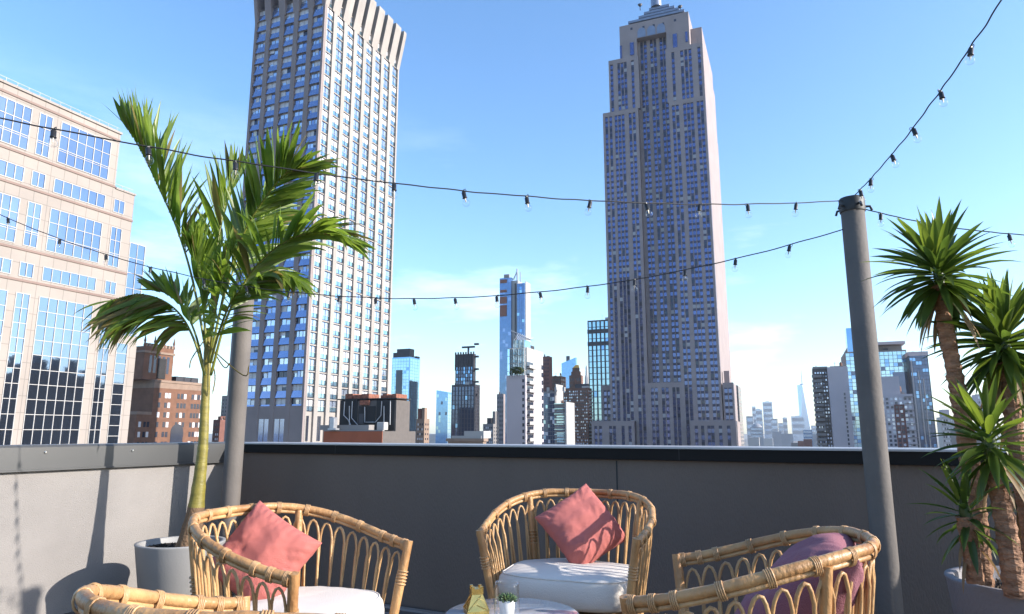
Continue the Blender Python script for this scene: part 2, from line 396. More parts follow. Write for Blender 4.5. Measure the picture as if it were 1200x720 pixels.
# rows (pixel heights read along the big bay)
rows=[(zL(65,189),zL(70,142),3,'tall'),(zL(60,224.5),zL(61,208),1,'low'),(zL(51,293),zL(56,243),3,'tall'),(zL(46,328),zL(47,312),1,'low'),(zL(20,540),zL(42.5,347),11,'hall')]
bays=[(-85,-14,6),(-3,14,2),(26,92,6),(104,117,2),(126,139,1)]
def pane_fn(nc,nr):
    def fn(mb,w,idx):
        A,face,pl,a0,a1,z0,z1,m,out,f=w
        gi,fi=idx(M['skyglass']),idx(M['mull'])
        for i in range(nc):
            for j in range(nr):
                b0,b1=a0+(a1-a0)*i/nc,a0+(a1-a0)*(i+1)/nc; c0,c1=z0+(z1-z0)*j/nr,z0+(z1-z0)*(j+1)/nr
                r=[random.uniform(-.011,.011) for _ in range(3)]
                mb.add([(pl+.02+r[0],b0,c0),(pl+.02+r[1],b1,c0),(pl+.02+r[1]+r[2],b1,c1),(pl+.02+r[0]+r[2],b0,c1)],[(0,1,2,3)],gi)
        for i in range(nc+1):
            a=a0+(a1-a0)*i/nc; mb.box(pl-.01,pl+.09,a-.05,a+.05,z0-.05,z1+.05,fi)
        for j in range(nr+1):
            z=z0+(z1-z0)*j/nr; mb.box(pl-.008,pl+.085,a0,a1,z-.045,z+.045,fi)
            if j<nr and nr>1 and j%3==0 and nr<4: 
                z=z0+(z1-z0)*(j+1.0)/nr; mb.box(pl-.006,pl+.08,a0,a1,z-.32,z-.25,fi)
    return fn
for (za,zb,nr,kd) in rows:
    for (p0,p1,nc) in bays:
        a0,a1=yL(p0),yL(p1)
        if kd=='tall' and za>zr2-2 and p0>100: continue
        if p0>120 and kd!='hall': continue
        if p0>100 and zb>zr2: continue
        zb2=zb
        if p0>120: zb2=min(zb,zL(160,405))
        ncol=nc; n_r=nr
        b.win('R',XL,a0,a1,za,zb2,M['skyglass'],'window',.05,pane_fn(ncol,n_r),lo=700)
# spandrel bands
for (z,ye) in ((rows[0][0]-.55,y103),(rows[1][0]-.5,y129),(rows[2][0]-.55,y129),(rows[3][0]-.5,y129),(zr1-1.0,y103)):
    b.box(XL-.5,XL+.12,yS,ye+.05,z-.22,z+.10,M['pinkband'])
b.box(XL-30.2,XL+.2,yS,y103+.15,zr1,zr1+.35,M['pinkstone'])
b.box(XL-26.1,XL+.15,y103+.16,y129+.12,zr2,zr2+.3,M['pinkstone'])
# glazed end bay
b.win('R',XL-.3,y129+.25,y150,zL(150,540),zr3,M['skyglass'],'window',.05,pane_fn(2,14),lo=700)
b.box(XL-20,XL-.6,y129+.1,y150,zL(160,395)+.01,zr3-.1,M['darkglass'])
mb=MB()
for yy in np.arange(yS,y103,1.5): mb.box(XL-.5,XL-.45,yy,yy+.05,zr1+.35,zr1+1.1)
mb.box(XL-.5,XL-.45,yS,y103,zr1+1.1,zr1+1.15); b.part('roof_railing',mb,M['mull'])
mb=MB()
for yy in np.arange(y103+.3,y129,1.2): mb.box(XL-.5,XL-.45,yy,yy+.05,zr2+.3,zr2+1.0)
mb.box(XL-.5,XL-.45,y103+.2,y129,zr2+1.0,zr2+1.05); b.part('roof_railing',mb,M['mull'])
b.done()

# ---- brown brick block with battlemented tower
XB=at(190,507,255).x
def yB(p): return on_x(p,507,XB).y
def zB(px_,py_): return on_x(px_,py_,XB).z
b=Bld('brick_apartment_house','brown brick block with a battlemented roof tower beside the pale stone building','building',(XB-12,yB(195),GZ))
y0,y1=yB(158),yB(233); zt=zB(172,444)
b.box(XB-24,XB,y0+6.2,y1,GZ,zt,M['brown_brick'])
b.box(XB-20,XB-.01,y0,y0+6.19,GZ,zB(157,483),M['brown_brick'])
b.box(XB-24.3,XB+.3,y0+6,y1+.3,zt-.9,zt-.01,M['tan_stone'])
b.box(XB-24,XB+.02,y0+6.1,y1,zt-3.0,zt-.91,M['tan_stone'])
b.box(XB-20,XB+.15,y0-.1,y0+6.0,zB(157,483)-.8,zB(157,483)+.25,M['tan_stone'])
ty0,ty1=yB(160.5)+1.2,yB(199); tz=zB(180,406)
b.box(XB-16,XB-1.5,ty0,ty1,zt-.1,tz,M['brown_brick'])
b.box(XB-16.4,XB-1.1,ty0-.4,ty1+.4,tz-2.4,tz-1.6,M['tan_stone'])
for i in range(9):
    a=ty0+(ty1-ty0)*(i+.08)/9; b.box(XB-2.1,XB-1.4,a,a+(ty1-ty0)/9*.6,tz,tz+1.2,M['tan_stone'])
for i in range(4):
    a=ty0+(ty1-ty0)*i/3; mb=MB(); mb.lathe([(.45,0),(.5,.6),(.25,1.3),(.45,2.0),(.3,2.8),(.08,4.2)],8,(XB-1.8,a,tz)); b.part('finial',mb,M['brown_dark'])
for i in range(5):
    a=ty0+(ty1-ty0)*(.22+.15*i); b.win('R',XB-1.5,a-.55,a+.55,tz-9.5,tz-3.2,M['darkglass'],'tower_window')
mb=MB(); mb.box(XB-1.48,XB-1.2,ty0+6,ty0+9.5,zt+.5,zt+8,0); b.part('black_vent',mb,M['blackwall'])  # plain black box on the face of the roof tower
fz=(zt-4.2-zB(165,520))/6.0
for j in range(9):
    z=zt-5.6-j*3.55
    for k,(u,n) in enumerate(((.12,1),(.25,2),(.50,1),(.575,1),(.64,1),(.80,2),(.93,2))):
        yb=y0+6.2; ww=y1-yb
        for q in range(n):
            a=yb+ww*u+q*1.45; m=random.choices([M['darkglass'],M['curtain']],[.72,.28])[0]
            b.win('R',XB,a-.55,a+.55,z-.95,z+.95,m,'window',.06)
    if j>=3:
        for u in (1.6,3.6,5.0): b.win('R',XB-.01,y0+u-.5,y0+u+.5,z-.95,z+.95,random.choice([M['darkglass'],M['darkglass'],M['curtain']]),'window',.06)
# dark arched hall window low on the facade
mb=MB(); ya=y0+6.2+(y1-y0-6.2)*.40; yb_=ya+(y1-y0)*.2; za=zB(200,522)-4; zc=zB(200,506)
pts=[(ya,za),(yb_,za)]+[((ya+yb_)/2+(yb_-ya)/2*math.cos(t),zc+(yb_-ya)/2*math.sin(t)) for t in np.linspace(0,math.pi,10)]
mb.prism(pts,XB-.05,XB+.10,0,'x'); b.part('arched_window',mb,M['darkglass'])
mb=MB()
for i in range(3): a=y0+6.2+(y1-y0-6.2)*(.5+.15*i); mb.box(XB-6,XB-2,a,a+4,zt,zt+2)
b.part('roof_vent',mb,M['charcoal'])
b.done()

# ---- tall white slab tower
YT,XT=at(354,507,187).y,at(354,507,187).x
def xT(p): return on_y(p,507,YT).x
xl=xT(263); yb1=on_x(454,507,XT).y
zoff=on_y(382,0,YT).z
ztop=on_x(470,78,XT).z
b=Bld('white_high_rise','towering white slab with brown piers on its shaded side and flared fins at the top','building',((xl+XT)/2,(YT+yb1)/2,GZ))
b.box(xl+.6,XT-.6,YT+1.2,yb1-.6,GZ,ztop,M['white_conc'])
NF=5; FW=(XT-xl)
FH=3.72; zb0=on_y(356,482,YT).z; nfl=int((ztop-zb0)/FH)
# brown piers on the shaded front, white piers on the sunny side
xs=[]; bw=FW/5.0
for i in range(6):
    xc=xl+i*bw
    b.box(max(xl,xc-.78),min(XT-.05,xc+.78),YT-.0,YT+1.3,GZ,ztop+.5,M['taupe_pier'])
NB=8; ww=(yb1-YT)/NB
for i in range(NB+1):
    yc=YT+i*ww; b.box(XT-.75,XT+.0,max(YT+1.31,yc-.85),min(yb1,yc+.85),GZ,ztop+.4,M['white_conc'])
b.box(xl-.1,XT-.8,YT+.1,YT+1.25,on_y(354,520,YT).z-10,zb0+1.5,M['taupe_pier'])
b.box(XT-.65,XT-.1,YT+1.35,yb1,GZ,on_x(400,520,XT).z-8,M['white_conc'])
def bay_fn(n,mg,mw,proj):
    def fn(mb,w,idx):
        A,face,pl,a0,a1,z0,z1,m,out,f=w
        zm=z0+(z1-z0)*.52
        def q(pts,mi): 
            vs=[face_pt(face,pl,a,z,o) for a,z,o in pts]
            if face=='R': pass
            mb.add(vs,[(0,1,2,3)],mi)
        gi,wi,fi=idx(mg),idx(mw),idx(M['mull'])
        tl=random.uniform(-.02,.02)
        q([(a0,z0,proj),(a1,z0,proj),(a1,zm,.02),(a0,zm,.02)],gi)                # sloped blue panel
        q([(a0,z0,-.3),(a1,z0,-.3),(a1,z0,proj),(a0,z0,proj)],fi)                # its sill underside
        q([(a0,z0,-.3),(a0,z0,proj),(a0,zm,.02),(a0,zm,-.3)],gi); q([(a1,z0,-.3),(a1,z0,proj),(a1,zm,.02),(a1,zm,-.3)],gi)
        q([(a0,z1-.12,-.3),(a1,z1-.12,-.3),(a1,z1-.12,proj+.03),(a0,z1-.12,proj+.03)],fi)
        for i in range(n):
            b0=a0+(a1-a0)*i/n; b1=a0+(a1-a0)*(i+1)/n; t1,t2=random.uniform(-.02,.02),random.uniform(-.02,.02)
            pm=wi if random.random()<.6 else idx(random.choice([M['curtain'],M['paleglass'],M['blueglass'],M['blueglass'],M['darkglass']]))
            q([(b0,zm,-.18+t1),(b1,zm,-.18+t2),(b1,z1-.12,-.18-t1),(b0,z1-.12,-.18-t2)],pm)
            if random.random()<.3: zb_=z1-.12-(z1-zm)*random.uniform(.2,.6); q([(b0,zb_,-.15),(b1,zb_,-.15),(b1,z1-.12,-.15),(b0,z1-.12,-.15)],idx(M['curtain']))
        for i in range(n+1):
            a=a0+(a1-a0)*i/n
            q([(a-.07,zm,-.10),(a+.07,zm,-.10),(a+.07,z1-.12,-.10),(a-.07,z1-.12,-.10)],fi)
    return fn
for j in range(nfl+1):
    z=zb0+j*FH
    for i in range(5):
        a0=xl+i*bw+.82; a1=xl+(i+1)*bw-.82
        m=random.choices([M['curtain'],M['paleglass'],M['blueglass']],[.40,.48,.12])[0]
        b.win('F',YT+.5,a0,a1,z,z+FH,m,'window_bay',.05,bay_fn(3 if i in(0,4) else 2,M['blueglass'],m,.40))
def lit_fn(mb,w,idx):
    A,face,pl,a0,a1,z0,z1,m,out,f=w
    n=2; g=(a1-a0)/n
    wi,si,gi,di=idx(M['white_conc']),idx(m),idx(M['tealglass']),idx(M['darkglass'])
    zm=z0+(z1-z0)*.42
    mb.box(pl-.05,pl+.01,a0,a1,z0,z1-.25,di)
    for i in range(n):
        mb.box(pl-.04,pl+.05,a0+i*g+.17,a0+(i+1)*g-.17,z0+.25,zm-.12,gi)
        mb.box(pl-.04,pl+.04,a0+i*g+.17,a0+(i+1)*g-.17,zm,z1-.62,si)
    mb.box(pl-.04,pl+.22,a0,a1,z1-.34,z1,wi)
    mb.box(pl-.04,pl+.10,a0,a1,zm-.12,zm-.0,wi)
for j in range(nfl+1):
    z=zb0+j*FH
    for i in range(NB):
        a0=YT+i*ww+.87; a1=YT+(i+1)*ww-.87
        b.win('R',XT-.55,a0,a1,z,z+FH-.01,random.choices([M['paleglass'],M['curtain']],[.5,.5])[0],'window',.05,lit_fn)
# low windows under the blank band
zl=on_y(356,513,YT).z
for i in (0,2,3):
    for q in range(2): b.win('F',YT+.1,xl+i*bw+1.3+q*1.9,xl+i*bw+2.9+q*1.9,zl-2,zl+5,M['blueglass'],'low_window',.06)
for i in range(NB):
    a0=YT+i*ww+1.3
    for q in range(2): b.win('R',XT-.5,a0+q*1.0,a0+.75+q*1.0,zl-1,zb0-1.2,M['darkglass'],'low_window',.05); 
# flared fins
zf0=ztop-2.5
for i in range(NB+1):
    yc=YT+i*ww; h=.5 if i in(0,NB) else 1.1
    mb=MB(); y_0=max(YT,yc-1.7); y_1=min(yb1,yc+1.7)
    mb.prism([(XT-3,zf0+4),(XT+.02,zf0),(XT+2.6,ztop+10.5),(XT+2.6,ztop+11.8),(XT-3,ztop+11.8)],y_0,y_1)
    b.part('flared_fin',mb,M['white_conc'])
for i in range(6):
    xc=xl+i*bw; mb=MB(); x_0=max(xl,xc-1.2); x_1=min(XT-.1,xc+1.2)
    mb.prism([(YT+3,zf0+4),(YT-.02,zf0),(YT-2.2,ztop+10.5),(YT-2.2,ztop+11.8),(YT+3,ztop+11.8)],x_0,x_1,0,'x'); b.part('flared_fin',mb,M['taupe_pier'])
mb=MB(); mb.box(xl+3,XT-3.1,YT+3.1,yb1-3,ztop-.2,ztop+11.4); b.part('roof_screen',mb,M['charcoal'])
b.done()

# ---- stone art deco skyscraper
YE=at(780,507,402).y
def xE(p,py=507): return on_y(p,py,YE).x
def zE(px_,py_): return on_y(px_,py_,YE).z
b=Bld('art_deco_skyscraper','grey limestone art deco skyscraper with stepped shoulders, tallest tower right of centre','building',((xE(716)+xE(848))/2,YE+30,GZ))
x0,xa,xb,x1=xE(716),xE(759,440),xE(798,440),xE(848)
LS=M['limestone']; D=44.0; SP=M['spandrel']
z_l1=zE(712,130); z_r1=zE(828,115); z1s=(z_l1+z_r1)/2
z_l2=zE(722,68); z_r2=zE(815,51); z2s=(z_l2+z_r2)/2
z3s=zE(765,20); zrec=zE(780,449); zbase=zE(780,494)
xi0,xi1=xE(712.5,75),xE(823,55)
DS=on_x(861,507,x1).y-YE
b.box(x0,xa,YE+.6,YE+DS,GZ,z1s,LS); b.box(xb,x1,YE+.6,YE+DS,GZ,z1s,LS); b.box(xa-.01,xb+.01,YE+9.1,YE+DS-.01,GZ,z1s-.1,LS)
b.box(x0+7,x1-7,YE+DS,YE+DS+30,GZ,z1s-6,LS)
b.box(xi0,xa,YE+2,YE+DS-3,z1s-.1,z2s,LS); b.box(xb,xi1,YE+2,YE+DS-3,z1s-.1,z2s,LS); b.box(xa-.01,xb+.01,YE+9.12,YE+DS-3.1,z1s-.1,z2s-.1,LS)
xc0,xc1=xE(725,40),xE(806.5,25)
b.box(xc0,xa,YE+2.6,YE+DS-2,z2s-.1,z3s,LS); b.box(xb,xc1,YE+2.6,YE+DS-2,z2s-.1,z3s,LS); b.box(xa,xb,YE+2.61,YE+DS-2.1,z3s-11.2,z3s-.01,LS); b.box(xa,xb,YE+9.14,YE+DS-2.1,z2s-.1,z3s-11.21,LS)
b.box(xc0-1.2,xc1+3.5,YE+9.6,YE+DS-3,z2s-.05,z2s+9,LS)
b.box(xc0+.5,xc1+7,YE+10.2,YE+DS-5,z2s-.04,z2s+16,LS)
# stepped metal crown and mast base
mb=MB()
for k,(q0,q1) in enumerate(((734.5,801),(746,794),(751.5,788),(757,781))):
    xm0,xm1=xE(q0,18-6*k),xE(q1,14-6*k); zz=z3s+k*3.5
    mb.box(xm0,xm1,YE+3.6+k*2.2,YE+20-k*1.2,zz+1.5,zz+3.1); mb.box(xm0+1.2,xm1-1.2,YE+4.8+k*2.2,YE+19-k*1.2,zz,zz+1.5,1); mb.box(xm0+.6,xm1-.6,YE+4.2+k*2.2,YE+19.5-k*1.2,zz+3.1,zz+3.5,1)
b.part('stepped_crown',mb,[M['greymetal'],M['charcoal']])
mb=MB(); cx=(xE(735,22)+xE(798,15))/2; mb.lathe([(3.6,0),(3.4,10),(3.2,26),(4.8,40),(3.4,46),(1.2,50),(.6,80),(.3,105)],12,(cx,YE+12,z3s+14)); b.part('mast',mb,M['greymetal'])
for (px_,py_) in ((801,22),(804,18),(797,8),(750,6)):
    mb=MB(); p=on_y(px_,py_,YE+5); mb.lathe([(.7,0),(1.6,1.2),(.4,1.5)],8,(p.x,p.y,p.z-1)); mb.box(p.x-.2,p.x+.2,p.y-.2,p.y+.2,p.z-4,p.z-1); b.part('roof_antenna',mb,M['charcoal'])
# wings stand proud of the recessed centre
def piers(xa_,xb_,strips,zlo,zhi,yp,ybk,fl=3.72,cap=True,ws=1.8):
    # strips: window-strip centre x list; piers fill between them, spandrel backs the strips
    b.box(xa_,xb_,yp+.55,ybk,zlo,zhi-.05,SP)
    edges=[xa_]+[e for c in strips for e in (c-ws/2,c+ws/2)]+[xb_]
    for i in range(0,len(edges),2):
        b.box(edges[i],edges[i+1],yp,yp+.9,zlo,zhi,LS)
    if cap: b.box(xa_+.002,xb_-.002,yp+.05,ybk,zhi-2.6,zhi+.3,LS)
    z=zlo+1.2
    while z<zhi-3.4:
        for c in strips:
            m=random.choices([M['esbglass'],M['darkglass'],M['sash']],[.80,.13,.07])[0]
            b.win('F',yp+.55,c-ws/2,c+ws/2,z,z+2.2,m,'window',.06)
        z+=fl
def S(a,b_,us): return [a+(b_-a)*u for u in us]
U7=[.10,.19,.40,.50,.60,.80,.89]
UL=[.10,.22,.37,.47,.57,.77,.88]
piers(x0,xa,S(x0,xa,UL),-40,z1s,YE,YE+3)
piers(xb,x1,S(xb,x1,[.12,.23,.43,.53,.63,.80,.90]),-40,z1s,YE,YE+3)
piers(xi0,xa+1,S(xi0,xa+1,[.10,.34,.45,.56,.80]),z1s+.3,z2s,YE+1.4,YE+4)
piers(xb-1,xi1,S(xb-1,xi1,[.20,.44,.55,.66,.90]),z1s+.3,z2s,YE+1.4,YE+4)
piers(xa+.01,xb-.01,S(xa,xb,[.12,.24,.45,.57,.77,.89]),zrec,z3s-11,YE+7.2,YE+9.3,cap=False)
piers(xa+.02,xb-.02,S(xa,xb,[.12,.24,.45,.57,.77,.89]),-40,zrec,YE+.1,YE+9.2)
for c in S(xa,xb,[.18,.51,.83]):
    mb=MB(); mb.prism([(c-2.6,z3s-11),(c+2.6,z3s-11),(c+2.6,z3s-6.5),(c+1.3,z3s-4.5),(c-1.3,z3s-4.5),(c-2.6,z3s-6.5)],YE+2.4,YE+2.7); b.part('crown_panel',mb,M['greymetal'])
for px_,py_ in ((740,34),(754,32),(766,30),(777,28),(791,24)):
    p=on_y(px_,py_,YE+2.6); b.win('F',YE+2.6,p.x-.7,p.x+.7,p.z-.8,p.z+.8,M['darkglass'],'port_window',.08)
for px_,py_,w_,h_ in ((740.5,57,2.4,9),(727.5,61,1.2,9),(791,48,2.6,10),(804.5,43,1.4,7)):
    p=on_y(px_,py_,YE+2); b.win('F',YE+2.4,p.x-w_/2,p.x+w_/2,p.z-h_/2,p.z+h_/2,M['esbglass'],'tall_window',.3)
# lower annexes
ax0,ax1=xE(696.5),xE(746); piers(ax0,ax1,S(ax0,ax1,[.10,.21,.45,.54,.74,.90]),-45,zbase,YE-6,YE+4); b.box(ax0,ax1,YE-3,YE+26,GZ,zbase-.1,LS)
ax0,ax1=xE(811),xE(864); piers(ax0,ax1,S(ax0,ax1,[.13,.27,.41,.49,.66,.84]),-45,zbase,YE-6,YE+4); b.box(ax0,ax1,YE-3,YE+26,GZ,zbase-.1,LS)
ax0,ax1=xE(704),x0-.01; zz=zE(708,452); piers(ax0,ax1,S(ax0,ax1,[.35,.72]),-45,zz,YE+4,YE+8); b.box(ax0,ax1,YE+7,YE+30,GZ,zz-.1,LS)
ax0,ax1=x1+.6,xE(862.5); zz=zE(855,449); piers(ax0,ax1,S(ax0,ax1,[.3,.68]),-45,zz,YE+1,YE+5); b.box(ax0,ax1,YE+4,YE+22,GZ,zz-.1,LS)
b.box(x1+1,x1+4,YE+10,YE+14,zz-.2,zE(853,433),LS)
b.done()

# ---- rooftop bulkhead with pipes, just beyond the parapet
YP=at(430,507,70).y
def P(px_,py_): return on_y(px_,py_,YP)
b=Bld('rooftop_bulkhead','black rooftop bulkhead with pale bent pipes above a rust red wall','rooftop shed',(P(430,507).x,YP+4,GZ))
xr=P(448.5,507).x; yk=on_x(487,507,xr).y; YU=on_x(463.5,507,xr-.05).y; yk2=on_x(479.5,507,xr-.05).y
zlo_=P(448.5,505.5).z
b.box(P(380,507).x,xr,YP,yk,zlo_-14,zlo_,M['greybrick']); b.box(P(380,507).x-.02,xr-.01,YP-.06,YP-.001,zlo_-14,zlo_-.02,M['rust'])
b.box(P(380,507).x,xr+.04,YP-.09,YP+.25,zlo_+.001,zlo_+.12,M['conc'])
def Q(px_,py_): return on_y(px_,py_,YU)
b.box(Q(397.5,507).x,xr-.05,YU,yk2,zlo_+.002,Q(463,469).z,M['greybrick'])
def clad(p0,p1,q0,q1,m,o=.05):
    a=Q(p0,q1); c=Q(p1,q0); b.box(a.x,c.x,YU-o,YU-.002,a.z,c.z,m)
clad(397.5,419.5,469,504,M['blackwall']); clad(419.6,440.5,476,504,M['blackwall'],.06); clad(440.6,463.2,468.6,504,M['blackwall'])
b.box(Q(390,507).x,Q(446,507).x,YU-2.2,YU-1.2,zlo_+.122,Q(420,498.5).z,M['conc'])
for (p0,p1,q0,q1) in ((402.5,431,461.5,468.5),(446.5,463,461.5,468.2)):
    for w in range(3):
        mb=MB(); a=Q(p0+(p1-p0)*w/3,q1); c=Q(p0+(p1-p0)*(w+.93)/3,q0+(1.2 if w==1 else 0)); mb.box(a.x,c.x,YU+.3,YU+2.3,a.z,c.z); b.part('brick_chimney',mb,M['oldbrick'])
mb=MB(); a=Q(423,475); c=Q(434,469.3); mb.box(a.x,c.x,YU-.25,YU-.062,a.z,c.z); b.part('brick_patch',mb,M['oldbrick'])
mb=MB(); mb.box(xr-3.5,xr-.3,YU+2.5,yk2-.4,Q(463,469).z,Q(463,461.5).z); b.part('brick_chimney',mb,M['oldbrick'])
mb=MB(); a=Q(397,469); c=Q(463.4,468); mb.box(a.x-.1,xr+.05,YU-.1,yk2+.1,a.z,a.z+.11); b.part('roof_flashing',mb,M['blackwall'])
for k,pl in enumerate([[(405,471),(404,487),(409,492),(412,498)],[(414,470.5),(413,490),(420,498)],[(410.5,476),(410.5,498)],[(448.5,470.5),(447.5,487),(441,495)],[(451,476),(451,500)],[(458.5,470),(458,498)],[(428.5,477),(428.5,495),(440,495)]]):
    mb=MB(); mb.tube([(Q(*q).x,YU-.16,Q(*q).z) for q in pl],.05,6); b.part('pipe',mb,M['pipe'])
mb=MB(); a=Q(448,505); c=Q(457,495); mb.bevbox(a.x,c.x,YU-1.1,YU-.3,zlo_+.13,c.z,.05); b.part('white_unit',mb,M['white'])
mb=MB(); a=Q(406,504); c=Q(412,490); mb.bevbox(a.x,c.x,YU-3.0,YU-2.4,zlo_+.13,c.z,.05); mb.box(a.x-.1,a.x+.9,YU-3.1,YU-2.5,zlo_+.125,zlo_+.3); b.part('blue_unit',mb,M['pipe'])
mb=MB(); a=Q(421,497); c=Q(427,485); mb.box(a.x,c.x,YU-.10,YU-.062,a.z,c.z); b.part('door',mb,M['charcoal'])
b.done()
HAZE_DENSITY=6e-5
# ------------------------------------------------------------------ mid-distance towers
def fy(px_,D): return at(px_,507,D).y
def tower(name,label,D,pl,pr,pyt,wallm,pback=None,front=None,side=None,bot=GZ,depth=None,group=None,cat='building',cap=100,finish=True,sidem=None):
    # front face spans photo columns pl..pr at distance D, sunny side reaches column pback
    y0=fy((pl+pr)/2,D); x0=on_y(pl,507,y0).x; x1=on_y(pr,507,y0).x; zt=on_y((pl+pr)/2,pyt,y0).z
    left=pl>1031
    if pback:
        xx=x0 if left else x1; y1=on_x(pback,507,xx).y
    else: y1=y0+(depth or max(12,min(40,.8*(x1-x0))))
    b=Bld(name,label,cat,((x0+x1)/2,(y0+y1)/2,bot),group)
    b.box(x0,x1,y0,y1,bot,zt,wallm)
    b.g=(x0,x1,y0,y1,zt,y0)
    zl=min(zt-6,on_y((pl+pr)/2,529,y0).z)
    def style(face,pl_,a0,a1,st):
        if not st: return
        k=st[0]
        if k=='grid': _,nc,nr,fw,fh,ms=st[:6]; b.grid(face,pl_,a0,a1,zl,zt-1.2,nc,nr,fw,fh,ms,wts=st[6] if len(st)>6 else None)
        if k=='curtain':           # glass wall: one pane band per storey between slim uprights
            _,nc,nr,mg,mf=st
            da=(a1-a0)/nc; dz=(zt-.8-zl)/nr
            for i in range(nc):
                for j in range(nr): b.win(face,pl_,a0+i*da+da*.05,a0+(i+1)*da-da*.05,zl+j*dz+dz*.04,zl+(j+1)*dz-dz*.07,pick(mg),'window_pane')
        if k=='strips':
            _,nc,fw,nr,mg=st; da=(a1-a0)/nc; dz=(zt-1-zl)/nr
            for i in range(nc):
                for j in range(nr): b.win(face,pl_,a0+(i+.5-fw/2)*da,a0+(i+.5+fw/2)*da,zl+j*dz+.05*dz,zl+(j+.93)*dz,pick(mg),'window')
    style('F',y0,x0+.4,x1-.4,front)
    style('L' if left else 'R',x0 if left else x1,y0+.3,y1-.3,side)
    if D<650 and cat=='building' and label.split()[0] not in ('low','tallest'): clutter(b,int(pl*7),wallm in (M['conc'],M['redbrick'],M['brown_dark'],M['tan_stone'],M['limestone'],M['lilac']))
    if finish: b.done(cap)
    return b
def pick(mg): return (mg[0] if random.random()<.72 else random.choice(mg)) if isinstance(mg,list) else mg
def crown(b,u0,u1,pyt,m,pxm,d0=.15,d1=.85,name='penthouse',z0=None):
    x0,x1,y0,y1,zt,_=b.g; z=on_y(pxm,pyt,y0).z; mb=MB(); mb.box(x0+(x1-x0)*u0,x0+(x1-x0)*u1,y0+(y1-y0)*d0,y0+(y1-y0)*d1,zt-.02,z); return b.part(name,mb,m)
def clutter(b,seed,tank=True):
    rng=random.Random(seed); x0,x1,y0,y1,zt,_=b.g; w,d=x1-x0,y1-y0; u=min(3.2,w*.14)
    if tank:
        cx,cy=x0+w*rng.uniform(.2,.8),y0+d*rng.uniform(.2,.6); mb=MB()
        for sx_ in(-1,1):
            for sy_ in(-1,1): mb.box(cx+sx_*u*.38-.12,cx+sx_*u*.38+.12,cy+sy_*u*.38-.12,cy+sy_*u*.38+.12,zt-.1,zt+u*.8)
        mb.lathe([(u*.55,u*.8),(u*.52,u*1.9),(.05,u*2.5)],12,(cx,cy,zt)); b.part('water_tank',mb,M['brown_dark'])
    for k in range(2):
        cx,cy=x0+w*rng.uniform(.1,.8),y0+d*rng.uniform(.05,.4); mb=MB(); mb.box(cx,cx+u*rng.uniform(.8,1.8),cy,cy+u,zt-.05,zt+u*rng.uniform(.35,.8)); b.part('roof_unit',mb,M[rng.choice(['conc','white','charcoal'])])
    mb=MB(); cx,cy=x0+w*rng.uniform(.1,.9),y0+d*.3; mb.tube([(cx,cy,zt-.1),(cx,cy,zt+u*2.2)],.09,5); mb.tube([(cx-.5,cy,zt+u*1.8),(cx+.5,cy,zt+u*1.8)],.06,4); b.part('roof_aerial',mb,M['charcoal'])
DG,CU,PG=M['darkglass'],M['curtain'],M['paneglass']
M['blueg3']=glass('strong_blue_glass',(.13,.21,.36),.04,.85,.1,.2)
# left of the white tower
b=tower('grey_apartment_house','slim dark grey block half hidden behind the post and the white tower',330,257,268,464,M['conc'],depth=20,front=('grid',3,14,.5,.5,DG))
b=tower('red_brick_house','small red brick house low behind the parapet, between palm trunk and post',300,249,257,492,M['redbrick'],depth=14,front=('grid',3,6,.5,.5,[DG,CU]),finish=False)
crown(b,.1,.5,488,M['redbrick'],253,name='roof_hut'); b.done()
# between the white tower and the art deco skyscraper
b=tower('glass_tower','pale blue glass tower with a black box on top, right of the white tower',450,457,478,419,M['blueg2'],490,('curtain',6,30,[M['tealglass'],M['blueg2'],M['blueg2']],0),('curtain',4,30,M['tealglass'],0),finish=False)
crown(b,.22,.95,409,M['charcoal'],470,.05,.5); crown(b,-.02,.25,413.5,M['charcoal'],459,.1,.4); crown(b,.9,1.05,419-3,M['charcoal'],487,.6,.9)
x0,x1,y0,y1,zt,_=b.g; mb=MB(); mb.box(x0+(x1-x0)*.25,x0+(x1-x0)*.6,y0-.3,y0-.1,on_y(465,466,y0).z,on_y(465,434,y0).z); b.part('dark_panel',mb,M['darkglass']); b.done()
b=tower('beige_house','small cream and brown block just right of the rooftop bulkhead',260,487.5,497,491,M['tan_stone'],503,('grid',3,6,.5,.45,[DG,CU]),('grid',2,6,.4,.4,DG),finish=False)
crown(b,.1,.5,479,M['redbrick'],490,.1,.6,'roof_hut'); crown(b,.6,.95,478,M['tan_stone'],496,.1,.6,'water_tank_room'); b.done()
b=tower('slanted_glass_tower','short blue glass tower with a slanting roof left of the black tower',620,510.5,524,461,M['blueg2'],528.5,('curtain',5,16,[M['blueg2'],M['tealglass'],M['blackglass']],0),('curtain',2,16,M['tealglass'],0),finish=False)
x0,x1,y0,y1,zt,_=b.g; mb=MB(); mb.prism([(x0,zt),(x1,zt),(x1,zt-.2+1),(x0,on_y(511,457.5,y0).z)],y0,y1); b.part('slanted_roof',mb,M['blueg2']); b.done()
b=tower('black_tower','black tower of narrow dark glass strips with a wider lower half',380,528.5,556,451,M['charcoal'],562,('strips',7,.62,14,[M['blackglass'],M['blackglass'],M['blueg2']]),('strips',3,.4,20,DG),finish=False)
x0,x1,y0,y1,zt,_=b.g; ux0=on_y(532,507,y0).x; ux1=on_y(553.5,507,y0).x; uz=on_y(545,415,y0).z
b.box(ux0,ux1,y0+.5,y1-3,zt-.1,uz,M['charcoal'])
for i in range(7):
    for j in range(5):
        da=(ux1-ux0-1)/7; dz=(on_y(545,430,y0).z-zt)/5; a=ux0+.5+da*(i+.5); b.win('F',y0+.5,a-da*.32,a+da*.32,zt+dz*j+.3,zt+dz*(j+1)-.1,random.choice([M['blackglass'],M['blackglass'],M['blueg2']]),'window')
